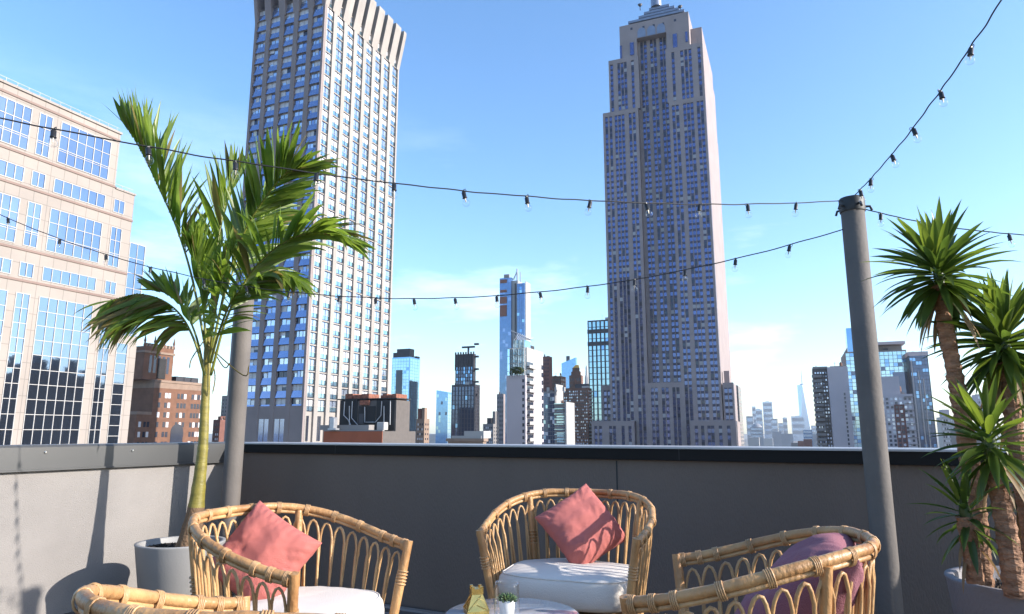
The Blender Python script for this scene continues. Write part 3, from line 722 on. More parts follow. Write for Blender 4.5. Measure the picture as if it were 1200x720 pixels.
for i in range(8):
    a=ux0+(ux1-ux0)*i/7; b.box(a-.25,a+.25,y0+.2,y0+1.2,uz-9,uz+1.2,M['charcoal'])
for j in range(5):
    z=zt-6+j*7; b.box(ux1+.02,ux1+2.5,y0+1,y1-4,z,z+1,M['charcoal'])
mb=MB(); mb.box((ux0+ux1)/2-.4,(ux0+ux1)/2+.4,y0+5,y0+6,uz,uz+5); mb.box((ux0+ux1)/2-4,(ux0+ux1)/2+4,y0+5,y0+6,uz+4,uz+5); b.part('roof_crane',mb,M['charcoal']); b.done()
b=tower('cornice_building','low cream roofline with a columned cornice in front of the black tower',190,525,566,514,M['tan_stone'],570,('grid',16,2,.5,.55,DG),finish=False)
x0,x1,y0,y1,zt,_=b.g; b.box(x0-.4,x1+.4,y0-.4,y1+.4,zt-.8,zt,M['tan_stone']); b.box(x0+3,x0+9,y0+4,y0+9,zt,zt+2,M['white']); b.box(x0+.6,x1-1,y0+1,y0+1.3,zt,zt+.7,M['mull']); b.done()
b=tower('grey_loft_building','grey stepped loft block left of the white balcony building',420,566,578,497,M['conc'],585,('grid',5,7,.5,.5,[DG,CU]),('grid',3,7,.4,.5,DG),finish=False)
crown(b,.3,.7,490,M['charcoal'],573,name='water_tank_room'); crown(b,.75,1.0,482,M['conc'],577,.3,.9,'stair_tower'); b.done()
b=tower('stone_setback_building','weathered brown stone block behind the tall blue tower',560,582,590,462,M['limestone'],592,('grid',3,12,.5,.5,DG),depth=20)
b=tower('tall_blue_tower','tallest blue glass tower left of centre with rusty orange panels near its top',900,585,599,326,M['blueg3'],601,('curtain',4,44,[M['blueg3'],M['blueg3'],M['blueglass']],0),finish=False)
x0,x1,y0,y1,zt,_=b.g
xa=on_y(606,507,y0).x; xb=on_y(615,507,y0).x; z2=on_y(612,332,y0).z; y2=on_x(622,507,xb).y
b.box(x1-.2,xa+.1,y0+3,y2-2,GZ,zt-4,M['white']); b.box(x1+4,xa-2,y0+2.4,y0+3.1,GZ,zt-8,M['charcoal']); b.box(xa,xb,y0+.2,y2,GZ,z2,M['blueg3']); b.box(xb-.5,xb+.4,y0+4,y2-.3,GZ,z2+3,M['white'])
dz=(z2-20)/40
for i in range(3):
    for j in range(40):
        a0=xa+(xb-xa)*(i+.06)/3; a1=xa+(xb-xa)*(i+.94)/3; b.win('F',y0+.2,a0,a1,20+j*dz+.3,20+(j+1)*dz-.3,pick([M['blueg3'],M['tealglass'],M['blueg2']]),'window_pane',.4)
for _q,(q0,q1) in enumerate(((328,332),(340,343),(348,356),(358,371))):
    mb=MB(); mb.box(x0+.8,x0+(x1-x0)*.62,y0-.9,y0-.5,on_y(590,q1,y0).z,on_y(590,q0,y0).z); b.part('orange_panel',mb,M['oldbrick'])
crown(b,.35,.8,321.5,M['conc'],594,.1,.6,'roof_plant')
mb=MB(); xm=on_y(606,507,y0).x; mb.box(xm-3,xm-1.5,y0+6,y0+8,zt-3,on_y(606,314,y0).z); mb.tube([(xm-8,y0+7,zt-2),(xm-2,y0+7,on_y(605,316,y0).z)],.8,4); mb.box(xm+2,xm+3,y0+6,y0+7,zt-6,on_y(609,318,y0).z); b.part('roof_crane',mb,M['mesh']); b.done()
# white balcony building with a rounded glass top
D_=260; y0=fy(605,D_)
b=tower('balcony_tower','lilac and white balcony tower with a glazed top before the tall blue tower',D_,593.5,616,440,M['lilac'],637,None,None,finish=False)
x0,x1,y0,y1,zt,_=b.g
for j in range(24):
    z=on_y(612,443,y0).z-j*2.35; 
    b.win('F',y0,x1-1.3,x1-.5,z-1.7,z-.5,DG,'window')
b.body.box(x0+1,x1-2.5,y0-.05,y0,-40,-39)
ztR=on_x(620,408,x1).z; b.box(x1-6,x1-.02,y0+1.5,y1,GZ,ztR,M['white'])
for j in range(24):
    z=ztR-6-j*3.05
    for (u0,u1) in ((.08,.42),):
        a0=y0+(y1-y0)*u0; a1=y0+(y1-y0)*u1
        b.win('R',x1,a0,a1,z-1.6,z+.5,DG,'balcony_door',.05)
        mb=MB(); mb.box(x1,x1+1.3,a0-.4,a1+.6,z-1.95,z-1.7); mb.box(x1+1.25,x1+1.32,a0-.4,a1+.6,z-1.7,z-.7)
        b.part('balcony',mb,M['white'])
    a0=y0+(y1-y0)*.9; b.win('R',x1,a0,a0+(y1-y0)*.09,z-1.2,z+.6,DG,'window',.05)
mb=MB(); gx0=on_y(590.5,507,y0).x; gx1=on_y(615,507,y0).x; gz0=on_y(600,438,y0).z; gz1=on_y(605,408,y0).z
pts=[(gx0,y0+6),(gx0+.6,y0+2),(gx0+2.4,y0+.4),(gx1,y0+.1),(gx1,y0+9),(gx0,y0+9)]
mb.prism(pts,gz0-60,gz1,0,'z'); gl=b.part('glazed_top',mb,M['tealglass'])
mb=MB()
for k in range(12): zz=gz1-k*2.9; mb.prism([(p[0]*1.0+(-.06 if p[0]<gx1-1 else .05),p[1]-.06) for p in pts],zz-.12,zz+.05,0,'z')
for k in range(7): xx=gx0+2.4+(gx1-gx0-2.4)*k/6; mb.box(xx-.06,xx+.06,y0+.2-.35,y0+.5,gz0-2,gz1)
b.part('glazing_bars',mb,M['mull'])
mb=MB(); a=on_y(600,402,y0); c=on_y(613,400,y0); mb.box(a.x,c.x,y0+1.5,y0+8,gz1,gz1+3.2); b.part('upper_glazing',mb,M['tealglass'])
mb=MB()
for k in range(9):
    q=k/8; xx=on_y(600+q*18,507,y0).x
    mb.tube([(xx,y0+2,gz1+3.2),(xx+1.2,y0+4,gz1+6.2-2*q)],.10,4); mb.tube([(xx,y0+2,gz1+3.2+2.6*(1-q)),(xx+2.0,y0+2.2,gz1+3.0)],.09,4)
mb.tube([(on_y(597,507,y0).x,y0+2,on_y(597,387,y0).z),(on_y(621,507,y0).x,y0+2,on_y(621,398,y0).z)],.18,5); b.part('roof_trellis',mb,M['mesh'])
mb=MB(); mb.box(x1-5,x1-1.5,y0+9,y0+14,ztR,ztR+1.8); b.part('roof_hut',mb,M['charcoal'])
mb=MB()
for k in range(40):
    q=random.random(); xx=on_y(598+q*16,507,y0).x; r_=random.uniform(.4,.9); c_=(xx,y0-.3+random.uniform(-.4,.4),gz0+random.uniform(0,2.4))
    for t_ in range(6):
        u=Vector((random.gauss(0,1),random.gauss(0,1),random.gauss(0,1))).normalized()*r_; v=u.orthogonal().normalized()*.35
        mb.add([Vector(c_)-v,Vector(c_)+u,Vector(c_)+v],[(0,1,2)])
M['farleaf']=leafmat('terrace_shrub',(.05,.08,.03),(.10,.13,.05)); b.part('terrace_shrub',mb,M['farleaf'])
b.done()
b=tower('brown_slab','plain dark brown slab rising just right of the white balcony tower',430,636,645,418,M['redbrick'],648,('grid',5,24,.35,.45,DG))
b=tower('brown_box_building','dark brown flat topped block next to the brown slab',520,645,658,441,M['brown_dark'],664,('grid',6,18,.4,.4,DG),('grid',3,18,.3,.4,DG))
b=tower('glazed_loft_block','grey glass block with a ragged white top, left of the small white flats',330,636,651,459,M['conc'],660,('curtain',5,15,[M['blackglass'],M['tealglass'],M['blueg2'],CU],0),('grid',2,15,.5,.4,DG),sidem=M['white'],finish=False)
x0,x1,y0,y1,zt,_=b.g; b.box(x1-.3,x1+.25,y0+1,y1,GZ,zt+3.5,M['white'])
for k in range(3): b.box(x0+2+4*k,x0+3+4*k,y0+.5,y0+2,zt,zt+2,M['white'])
b.done()
b=tower('small_white_flats','small block of teal balconies with a plain white sunny end wall',240,651,663.5,473,M['conc'],673,('grid',1,16,.96,.62,[M['tealglass'],M['blackglass']]),None,finish=False)
x0,x1,y0,y1,zt,_=b.g; b.box(x1-.3,x1+.2,y0-.1,y1,GZ,zt+.5,M['white'])
for j in range(18): z=zt-j*1.75; b.box(x0-.2,x1-.4,y0-.7,y0-.02,z-.25,z,M['tealglass'])
b.done()
b=tower('brick_apartment_block','broad brown brick apartment block full of small windows, left of the art deco skyscraper',420,656,690,455,M['brown_dark'],694.5,('grid',15,20,.55,.5,[DG,PG,CU],[.55,.25,.2]),('grid',3,20,.5,.5,[CU,DG]),finish=False)
x0,x1,y0,y1,zt,_=b.g; crown(b,.55,1.0,450,M['charcoal'],680,.1,.5,'roof_plant')
for j in range(20): z=zt-2-j*2.1; b.box(x1+.05,x1+1.3,y0+1,y1-2,z-.5,z,M['white'])
b.done()
b=tower('slanted_blue_tower','far bright blue glass tower with a sloping roofline behind the gold capped tower',1250,659,676,427,M['blueg2'],677.5,('curtain',5,12,M['blueg2'],0),finish=False)
x0,x1,y0,y1,zt,_=b.g; mb=MB(); mb.prism([(x0,zt-.1),(x1,zt-.1),(x1,on_y(676,419,y0).z),(x0,on_y(659,426,y0).z)],y0,y1); b.part('slanted_roof',mb,M['blueg2'])
mb=MB(); mb.box(x0+8,x0+14,y0+4,y0+8,zt,on_y(663,421,y0).z+6); b.part('roof_plant',mb,M['charcoal']); b.done()
b=tower('gold_capped_tower','brown stone tower with a golden pyramid cap left of the striped tower',700,668,682.5,440,M['brown_dark'],684.5,('grid',5,12,.4,.5,DG),finish=False)
x0,x1,y0,y1,zt,_=b.g; w=x1-x0
mb=MB(); mb.box(x0+w*.12,x1-w*.12,y0+2,y1-2,zt,zt+4); mb.box(x0+w*.2,x1-w*.2,y0+3,y1-3,zt+4,zt+8); b.part('tower_top',mb,M['brown_dark'])
mb=MB(); zz=zt+8; zz2=on_y(675,427,y0).z; cx=(x0+x1)/2
mb.add([(x0+w*.22,y0+3,zz),(x1-w*.22,y0+3,zz),(x1-w*.22,y1-3,zz),(x0+w*.22,y1-3,zz),(cx-1.4,y0+7,zz2),(cx+1.4,y0+7,zz2),(cx+1.4,y0+9,zz2),(cx-1.4,y0+9,zz2)],[(0,1,5,4),(1,2,6,5),(2,3,7,6),(3,0,4,7),(4,5,6,7)]); b.part('gold_roof',mb,M['gold']); b.done()
b=tower('white_spire_tower','slim pale tower tapering to a needle between gold cap and striped tower',1500,685,692,452,M['white'],693,('grid',3,8,.4,.5,DG),finish=False)
x0,x1,y0,y1,zt,_=b.g; cx,cy=(x0+x1)/2,(y0+y1)/2; mb=MB()
mb.lathe([((x1-x0)*.42,0),((x1-x0)*.38,18),((x1-x0)*.24,24),((x1-x0)*.2,40),(1.2,44),(.4,on_y(688.5,428,y0).z-zt)],8,(cx,cy,zt),smooth=False); b.part('spire',mb,M['white']); b.done()
b=tower('striped_tower','black and blue vertically striped glass tower touching the left side of the skyscraper',620,691,722,375,M['charcoal'],None,('strips',6,.62,22,[M['tealglass'],M['tealglass'],M['blueg2']]),finish=False,depth=30)
x0,x1,y0,y1,zt,_=b.g
for q in (388.5,403): b.box(x0-.2,x1,y0-.5,y0-.1,on_y(700,q+2.4,y0).z,on_y(700,q-2.4,y0).z,M['charcoal'])
b.done()
# right of the art deco skyscraper
b=tower('dark_narrow_block','narrow dark block peeping out from behind the skyscraper right shoulder',520,858,868,452,M['conc'],871.5,('grid',3,16,.4,.4,DG),('grid',4,16,.5,.5,DG))
b=tower('balcony_slab','dark slab with rows of grey balconies down its left edge',330,958.5,976,432,M['greybrick'],None,('grid',5,22,.55,.5,[DG,M['blackglass'],PG]),finish=False,depth=18)
x0,x1,y0,y1,zt,_=b.g
for j in range(22):
    z=zt-4-j*2.3; mb=MB(); mb.box(x0-.8,x0+3.6,y0-1.1,y0-.06,z-.3,z); mb.box(x0-.8,x0+3.6,y0-1.12,y0-1.06,z,z+.9); b.part('balcony',mb,M['conc'])
b.box(x0,x1,y0+.5,y1-.5,zt-.1,zt+1,M['conc']); b.done()
b=tower('grey_blank_slab','plain lilac grey slab with one line of small windows, beside the post',322,976,1000,430,M['lilac'],None,None,finish=False,depth=14)
x0,x1,y0,y1,zt,_=b.g
for j in range(24): z=on_y(993,462,y0).z-j*1.9; b.win('F',y0,x0+(x1-x0)*.70,x0+(x1-x0)*.78,z-.6,z+.6,DG,'window')
for j in range(8): z=zt-3-j*5.2; b.body.box(x0+.1,x1-.1,y0-.03,y0,z-.08,z)
crown(b,.15,.8,428.6,M['conc'],985,name='roof_kerb'); b.done()
b=tower('blue_office_tower','blue glass office tower with a flat canopy roof and grey box behind the post',450,998,1072,411,M['conc'],None,('curtain',14,26,[M['tealglass'],M['blueg2'],M['blueg2'],M['blackglass']],0),finish=False,depth=40)
x0,x1,y0,y1,zt,_=b.g
crown(b,.06,.95,404.5,M['conc'],1040,.1,.9,'roof_storey'); zc=on_y(1040,404,y0).z
mb=MB(); mb.box(x0+(x1-x0)*.2,x1-.3,y0-1.5,y1-6,zc,zc+1.8); b.part('canopy_roof',mb,M['lilac'])
mb=MB(); mb.box(x0+(x1-x0)*.30,x0+(x1-x0)*.58,y0+6,y0+20,zc+1.8,on_y(1034,378,y0).z); b.part('lift_tower',mb,M['lilac'])
mb=MB(); mb.box(x0+(x1-x0)*.31,x0+(x1-x0)*.52,y0+6.5,y0+19,on_y(1034,378,y0).z,on_y(1034,364,y0).z); b.part('lift_tower_top',mb,M['charcoal'])
mb=MB(); mb.box(x0+2.2,x0+5.4,y0+2,y0+14,zt-60,on_y(999,384,y0).z); b.part('corner_fin',mb,M['blueg2'])
mb=MB(); mb.box(x0+(x1-x0)*.75,x1+.1,y0-.9,y0-.1,on_y(1060,520,y0).z,on_y(1060,436,y0).z); b.part('lattice_screen',mb,M['blackglass'])
b.done()
b=tower('white_lined_tower','dark blue tower with two bright vertical lines, right of the blue office tower',430,1074,1097,413,M['charcoal'],None,('curtain',6,26,[M['blackglass'],M['blackglass'],M['blueg2']],0),finish=False,depth=20)
x0,x1,y0,y1,zt,_=b.g
for u in (.08,.40,.62): mb=MB(); mb.box(x0+(x1-x0)*u,x0+(x1-x0)*u+.55,y0-.7,y0-.06,GZ,zt-3-22*u); b.part('white_fin',mb,M['white'])
b.box(x0-.3,x1+.3,y0-.5,y1,zt-2,zt+.6,M['lilac']); b.done()
b=tower('mauve_brick_block','mauve and red brick block with paired windows below the blue office tower',300,1034,1074,462,M['lilac'],None,('grid',7,13,.55,.6,[DG,DG,PG,CU]),finish=False,depth=20)
x0,x1,y0,y1,zt,_=b.g; mb=MB(); mb.box(x0+.1,x0+(x1-x0)*.66,y0+1,y1,zt-.1,on_y(1045,441,y0).z); b.part('plain_upper_wall',mb,M['lilac'])
for u in (.42,.58): mb=MB(); mb.box(x0+(x1-x0)*u,x0+(x1-x0)*(u+.15),y0-.035,y0-.001,GZ,zt-4.5); b.part('red_brick_bay',mb,M['redbrick'])
for j in range(14): z=zt-1-j*2.9; b.box(x1-3.3,x1+.5,y0-.6,y0-.08,z-.3,z,M['conc'])
b.done()
b=tower('pale_stepped_block','small pale grey stepped block far off behind the yucca stems',620,1104,1121,489,M['white'],None,('grid',6,8,.5,.5,[DG,CU]),finish=False,depth=20)
crown(b,.2,.7,480,M['lilac'],1112,name='roof_storey'); b.done()
b=tower('low_grey_block','low grey block behind the leaves of the shortest yucca',520,1120,1150,505,M['conc'],None,('grid',9,4,.5,.5,[DG,CU]),depth=20)
b=tower('grey_blue_block','small grey blue block seen between the two tallest yucca stems',700,1150,1166,462,M['lilac'],None,('grid',5,12,.5,.5,[DG,PG]),depth=22)
# ---- hazy skyline at the southern tip
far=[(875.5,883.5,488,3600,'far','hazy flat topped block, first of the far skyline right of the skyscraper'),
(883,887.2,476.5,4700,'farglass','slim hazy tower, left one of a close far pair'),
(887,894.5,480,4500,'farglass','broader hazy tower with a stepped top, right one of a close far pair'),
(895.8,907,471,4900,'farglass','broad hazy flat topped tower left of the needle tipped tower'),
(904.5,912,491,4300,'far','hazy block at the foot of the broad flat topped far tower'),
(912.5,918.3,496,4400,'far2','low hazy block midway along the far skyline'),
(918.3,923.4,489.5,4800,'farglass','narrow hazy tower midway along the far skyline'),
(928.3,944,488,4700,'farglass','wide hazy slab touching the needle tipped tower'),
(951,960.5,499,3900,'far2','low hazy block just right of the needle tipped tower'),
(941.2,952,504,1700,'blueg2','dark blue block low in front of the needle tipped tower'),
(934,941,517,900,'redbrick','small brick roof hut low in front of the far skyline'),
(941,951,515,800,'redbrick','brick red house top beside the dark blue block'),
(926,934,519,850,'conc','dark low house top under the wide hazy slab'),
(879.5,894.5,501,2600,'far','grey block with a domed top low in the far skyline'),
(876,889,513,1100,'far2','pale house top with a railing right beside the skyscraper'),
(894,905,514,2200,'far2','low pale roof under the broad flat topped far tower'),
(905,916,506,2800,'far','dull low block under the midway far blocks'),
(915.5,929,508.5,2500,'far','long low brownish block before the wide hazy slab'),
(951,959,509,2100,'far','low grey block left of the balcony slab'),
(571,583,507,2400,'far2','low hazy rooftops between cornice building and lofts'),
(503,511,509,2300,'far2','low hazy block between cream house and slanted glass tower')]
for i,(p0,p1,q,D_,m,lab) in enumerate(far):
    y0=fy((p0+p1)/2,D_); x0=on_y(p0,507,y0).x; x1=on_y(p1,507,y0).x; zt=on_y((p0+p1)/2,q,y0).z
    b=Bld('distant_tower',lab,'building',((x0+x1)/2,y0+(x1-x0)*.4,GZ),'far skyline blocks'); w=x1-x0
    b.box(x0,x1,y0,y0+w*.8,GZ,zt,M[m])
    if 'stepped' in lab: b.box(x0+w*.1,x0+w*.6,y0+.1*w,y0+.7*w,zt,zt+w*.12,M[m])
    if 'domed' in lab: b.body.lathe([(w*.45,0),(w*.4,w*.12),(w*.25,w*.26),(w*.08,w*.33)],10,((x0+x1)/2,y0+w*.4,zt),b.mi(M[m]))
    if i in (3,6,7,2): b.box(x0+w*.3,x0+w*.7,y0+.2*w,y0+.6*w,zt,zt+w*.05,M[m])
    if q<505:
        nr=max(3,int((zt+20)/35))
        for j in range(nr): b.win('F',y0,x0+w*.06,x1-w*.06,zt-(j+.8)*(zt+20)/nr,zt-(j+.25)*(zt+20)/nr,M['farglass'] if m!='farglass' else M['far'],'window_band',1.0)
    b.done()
# needle tipped tower: square base turning to a rotated square top
D_=5300; y0=fy(944,D_); xa=on_y(938.3,507,y0).x; xb=on_y(950.6,507,y0).x; zt=on_y(944,451,y0).z; w=(xb-xa)/2; cx=(xa+xb)/2; cy=y0+w
b=Bld('needle_tower','tallest hazy tower of the far skyline, faceted with a needle on top','building',(cx,cy,GZ))
mb=b.body; zb=0
base=[(cx-w,cy-w,zb),(cx+w,cy-w,zb),(cx+w,cy+w,zb),(cx-w,cy+w,zb)]; top=[(cx,cy-w,zt),(cx+w,cy,zt),(cx,cy+w,zt),(cx-w,cy,zt)]
b.mats=[M['farglass']]
mb.box(cx-w,cx+w,cy-w,cy+w,GZ,zb)
mb.add(base+top,[(0,1,4),(4,1,5),(1,2,5),(5,2,6),(2,3,6),(6,3,7),(3,0,7),(7,0,4),(4,5,6,7)])
s=MB(); s.lathe([(w*.45,0),(w*.45,8),(3.2,9),(2.6,60),(1.2,on_y(943,434,y0).z-zt)],8,(cx,cy,zt)); b.part('needle',s,M['far']); b.done()
# blocks across the street to the right: seen mirrored in the big panes of the stone building
for i,(x_,y_,w_,h_,lab) in enumerate(((150,168,47,27,'dark lower block mirrored in the near panes of the pale stone building'),(154,218,38,32,'dark stepped block mirrored in the middle panes of the pale stone building'),(150,259,70,26,'dark wide block mirrored in the far panes of the pale stone building'))):
    b=Bld('street_block',lab,'building',(x_+20,y_+w_/2,GZ),'blocks mirrored in the panes')
    b.box(x_,x_+40,y_,y_+w_,GZ,h_,M['brown_dark']); b.box(x_+6,x_+20,y_+w_*.2,y_+w_*.5,h_,h_+5,M['charcoal']); b.box(x_+3,x_+8,y_+w_*.7,y_+w_*.8,h_,h_+4,M['charcoal'])
    b.done()
for o in list(bpy.data.objects):
    if o not in BEFORE_CITY and o.parent is None:
        o.location=Matrix.Rotation(TURN,3,'Z')@o.location; o.rotation_euler.z+=TURN
HEAD=R(27.9); ch,sh=math.cos(HEAD),math.sin(HEAD)
# ---- haze
M['haze']=bpy.data.materials.new('haze'); M['haze'].use_nodes=True; n_=M['haze'].node_tree; n_.nodes.clear()
o_=n_.nodes.new('ShaderNodeOutputMaterial'); v_=n_.nodes.new('ShaderNodeVolumePrincipled')
v_.inputs['Color'].default_value=(.80,.88,1,1); v_.inputs['Density'].default_value=HAZE_DENSITY; v_.inputs['Anisotropy'].default_value=.2
n_.links.new(v_.outputs[0],o_.inputs['Volume'])
if HAZE_DENSITY>0:
    h=MB(); h.box(-7600,5200,-5200,7600,GZ-1,470); tag(obj('haze',h,M['haze']),kind='stuff')
# ------------------------------------------------------------------ rattan chairs
def rattan(name,c1,c2):
    m=mat(name,c1,.42,0,.12,14,.25,90,col2=c2,stretch=(1,1,.5),spec=.45); return m
M['rattan']=rattan('golden_rattan',(.32,.155,.058),(.50,.285,.12))
M['cane']=rattan('light_cane',(.37,.20,.083),(.52,.32,.145))
M['bind']=rattan('cane_binding',(.40,.22,.095),(.48,.29,.14))
M['cushion']=mat('off_white_cotton',(.62,.565,.505),.9,0,.04,6,.25,300)
def pillowmat(name,c): return mat(name,c,.85,0,.07,5,.35,350)
M['pink']=pillowmat('dusty_rose_cotton',(.42,.12,.10)); M['pink2']=pillowmat('faded_rose_cotton',(.40,.115,.10)); M['plum']=pillowmat('plum_cotton',(.25,.092,.115))
RH,TH,SH_=.825,.705,.42
def rim_curve(n=81,yf=-.26,tip=.297):
    # U seen from above: front tips at y=yf, opening towards -y
    pts=[]
    K=[(-tip,yf),(-.313,-.15),(-.318,-.04),(-.292,.075),(-.225,.175),(-.122,.24),(0,.262)]
    K=K+[(-x,y) for x,y in K[-2::-1]]
    c=catmull([(x,y,0) for x,y in K],10)
    # even spacing
    L_=[0]
    for i in range(1,len(c)): L_.append(L_[-1]+(c[i]-c[i-1]).length)
    out=[]
    for k in range(n):
        t=L_[-1]*k/(n-1); i=max(j for j in range(len(L_)) if L_[j]<=t+1e-9); i=min(i,len(c)-2)
        f=(t-L_[i])/max(1e-9,L_[i+1]-L_[i]); out.append(c[i].lerp(c[i+1],f))
    return out
RC=rim_curve()
def rim_z(y):
    t=min(1,max(0,(y+.26)/.48)); return TH+(RH-TH)*(t*t*(3-2*t)*.5+t*.5)
def rim_pt(u,dz=0.):
    k=min(max(u,0),1)*80; i=min(int(k),79); p=RC[i].lerp(RC[i+1],k-i); return Vector((p.x,p.y,rim_z(p.y)+dz))
def ring_pt(u,z=SH_,s=.83):
    k=min(max(u,0),1)*80; i=min(int(k),79); p=RC[i].lerp(RC[i+1],k-i); return Vector((p.x*s,p.y*s-.01,z))
def make_chair(label):
    t=thing('rattan_armchair',label,'chair',(0,0,0),0,'rattan armchairs around the low table')
    mb=MB(); n=97
    mb.tube([rim_pt(i/(n-1)) for i in range(n)],[.0124*(1+.035*math.sin(i*.9)+.03*noise.noise(Vector((i*.37,2,1)))) for i in range(n)],10)
    obj('rim',mb,M['rattan'],t)
    mb=MB(); mb.tube([rim_pt(.012+.976*i/80)+Vector((0,0,-.0175)) for i in range(81)],.0065,8); obj('under_rail',mb,M['cane'],t)
    # wrapped cane bindings round the rim
    NA=28
    for i in range(NA+1):
        u=.012+.976*i/NA; 
        mb=MB()
        for k in range(4):
            uu=u+(k-1.5)*.0030; p=rim_pt(uu,-.006); tg=(rim_pt(uu+.004)-rim_pt(uu-.004)).normalized(); s_=tg.cross(Vector((0,0,1))).normalized(); w_=s_.cross(tg)
            mb.tube([p+s_*math.cos(a)*.0136+w_*math.sin(a)*.0192 for a in [2*math.pi*q/12 for q in range(12)]],.0021,5,closed=True)
        if i%2==0 or i in(1,NA-1): obj('binding',mb,M['bind'],t)
    for i in range(NA):
        uc=.012+.976*(i+.5)/NA; h=.976/NA*.47; hb=.976/NA*.64
        top=[]; 
        for q in range(9):
            a=math.pi*q/8; uu=uc-h*math.cos(a); p=rim_pt(uu); f=.070
            g=ring_pt(uu); d=(g-p); top.append(p+d*((.105-.075*math.sin(a))/d.length*1.0)+Vector((0,0,-.005)))
        L0=ring_pt(uc-hb); L1=ring_pt(uc+hb)
        leg0=[L0.lerp(top[0],k/5)+Vector((0,0,0)) for k in range(5)]; leg1=[top[-1].lerp(L1,k/5) for k in range(1,6)]
        # inner/outer offset so neighbouring loops pass each other
        nrm=Vector((L0.x,L0.y+.0,0)); nrm=nrm.normalized() if nrm.length>0 else nrm
        path=leg0+top+leg1; M2=len(path); off=[(.004 if k<M2/2 else -.004)*(1 if abs(k-M2/2)>3 else 0) for k in range(M2)]
        mb=MB(); mb.tube([p+nrm*o for p,o in zip(path,off)],.0046*random.uniform(.9,1.12),6); obj('cane_loop',mb,M['cane'],t)
    mb=MB(); mb.tube([ring_pt(i/60) for i in range(61)]+[Vector((0,-.235,SH_))],.0115,8,closed=True)
    mb.tube([ring_pt(i/60,SH_+.028,.835) for i in range(61)],.007,8); obj('seat_frame',mb,M['rattan'],t)
    mb=MB(); mb.tube([ring_pt(i/60,SH_-.115,.78) for i in range(61)]+[Vector((0,-.22,SH_-.115))],.012,8,closed=True); obj('lower_hoop',mb,M['rattan'],t)
    mb=MB(); P_=[ring_pt(i/40,SH_-.004) for i in range(41)]; mb.add([Vector((0,0,SH_-.004))]+P_,[(0,i,i+1) for i in range(1,41)]+[(0,41,1)])
    P2=[p-Vector((0,0,.008)) for p in P_]; mb.add([Vector((0,0,SH_-.012))]+P2,[(0,i+1,i) for i in range(1,41)]+[(0,1,41)]); obj('seat',mb,M['cane'],t)
    for s in (0,1):
        p=rim_pt(float(s)); q=ring_pt(float(s)); f=Vector((q.x*.90,q.y*.88,0))
        mb=MB(); mb.tube([p+Vector((0,0,.012)),p.lerp(q,.5),q,q.lerp(f,.5),f],[.0145,.0145,.0145,.0145,.0135],9)
        for k in range(5): 
            w=p.lerp(q,.30+.035*k); dd=(q-p).normalized(); s1=dd.orthogonal().normalized(); s2=dd.cross(s1)
            mb.tube([w+(s1*math.cos(a)+s2*math.sin(a))*.0155 for a in [2*math.pi*z/10 for z in range(10)]],.003,5,1,closed=True)
        obj('leg',mb,[M['rattan'],M['bind']],t)
    for u in (.31,.69):
        p=rim_pt(u,-.01); q=ring_pt(u); f=Vector((q.x*.95,q.y*.95,0))
        mb=MB(); mb.tube([p,p.lerp(q,.5),q,q.lerp(f,.5),f],[.0135]*5,9)
        for k in range(5):
            w=p.lerp(q,.36+.032*k); dd=(q-p).normalized(); s1=dd.orthogonal().normalized(); s2=dd.cross(s1)
            mb.tube([w+(s1*math.cos(a)+s2*math.sin(a))*.0165 for a in [2*math.pi*z/10 for z in range(10)]],.003,5,1,closed=True)
        obj('leg',mb,[M['rattan'],M['bind']],t)
    return t
def make_cushion(label,seed):
    mb=MB(); NR,NU=14,72; rng=random.Random(seed)
    z0=SH_+.028; T_=.113
    def outline(a):
        # rounded trapezoid: straight front, round back
        c,s=math.cos(a),math.sin(a); p=4.6 if s<0 else 2.8
        r=1/((abs(c)**p+abs(s)**p)**(1/p)); return Vector((c*r*.262*(1-.07*s if s>0 else 1), s*r*(.195 if s>0 else .232)-.0,0))
    rings=[]
    prof=[(0,0),(.45,0),(.80,.0),(.93,.03),(.985,.16),(1.0,.42),(1.0,.60),(.985,.80),(.95,.93),(.88,.985),(.72,1.02),(.5,1.05),(.25,1.07),(0.02,1.075)]
    vs=[]
    for r,h in prof:
        for k in range(NU):
            a=2*math.pi*k/NU; o=outline(a)*r; zz=h*T_
            nzv=noise.noise(Vector((o.x*7+seed,o.y*7,h*2)))*.007+noise.noise(Vector((o.x*22+seed,o.y*22,h*5)))*.0022
            puff=1+.012*math.sin(a*2+seed)*(1 if .3<h<.9 else 0)
            vs.append((o.x*puff,o.y*puff-.012,z0+zz+(nzv if h>.1 else 0)))
    fs=[]
    for i in range(len(prof)-1):
        for k in range(NU): fs.append((i*NU+k,i*NU+(k+1)%NU,(i+1)*NU+(k+1)%NU,(i+1)*NU+k))
    mb.add(vs,fs,0,True); mb.add(vs[-NU:],[tuple(range(NU))],0,True)
    o=obj('seat_cushion',mb,M['cushion']); tag(o,label,'cushion',)
    # piping round the upper seam
    mb=MB(); mb.tube([Vector(v)+Vector((0,0,0)) for v in vs[8*NU:9*NU]],.0032,5,closed=True); pp=obj('piping',mb,M['cushion'],o)
    return o
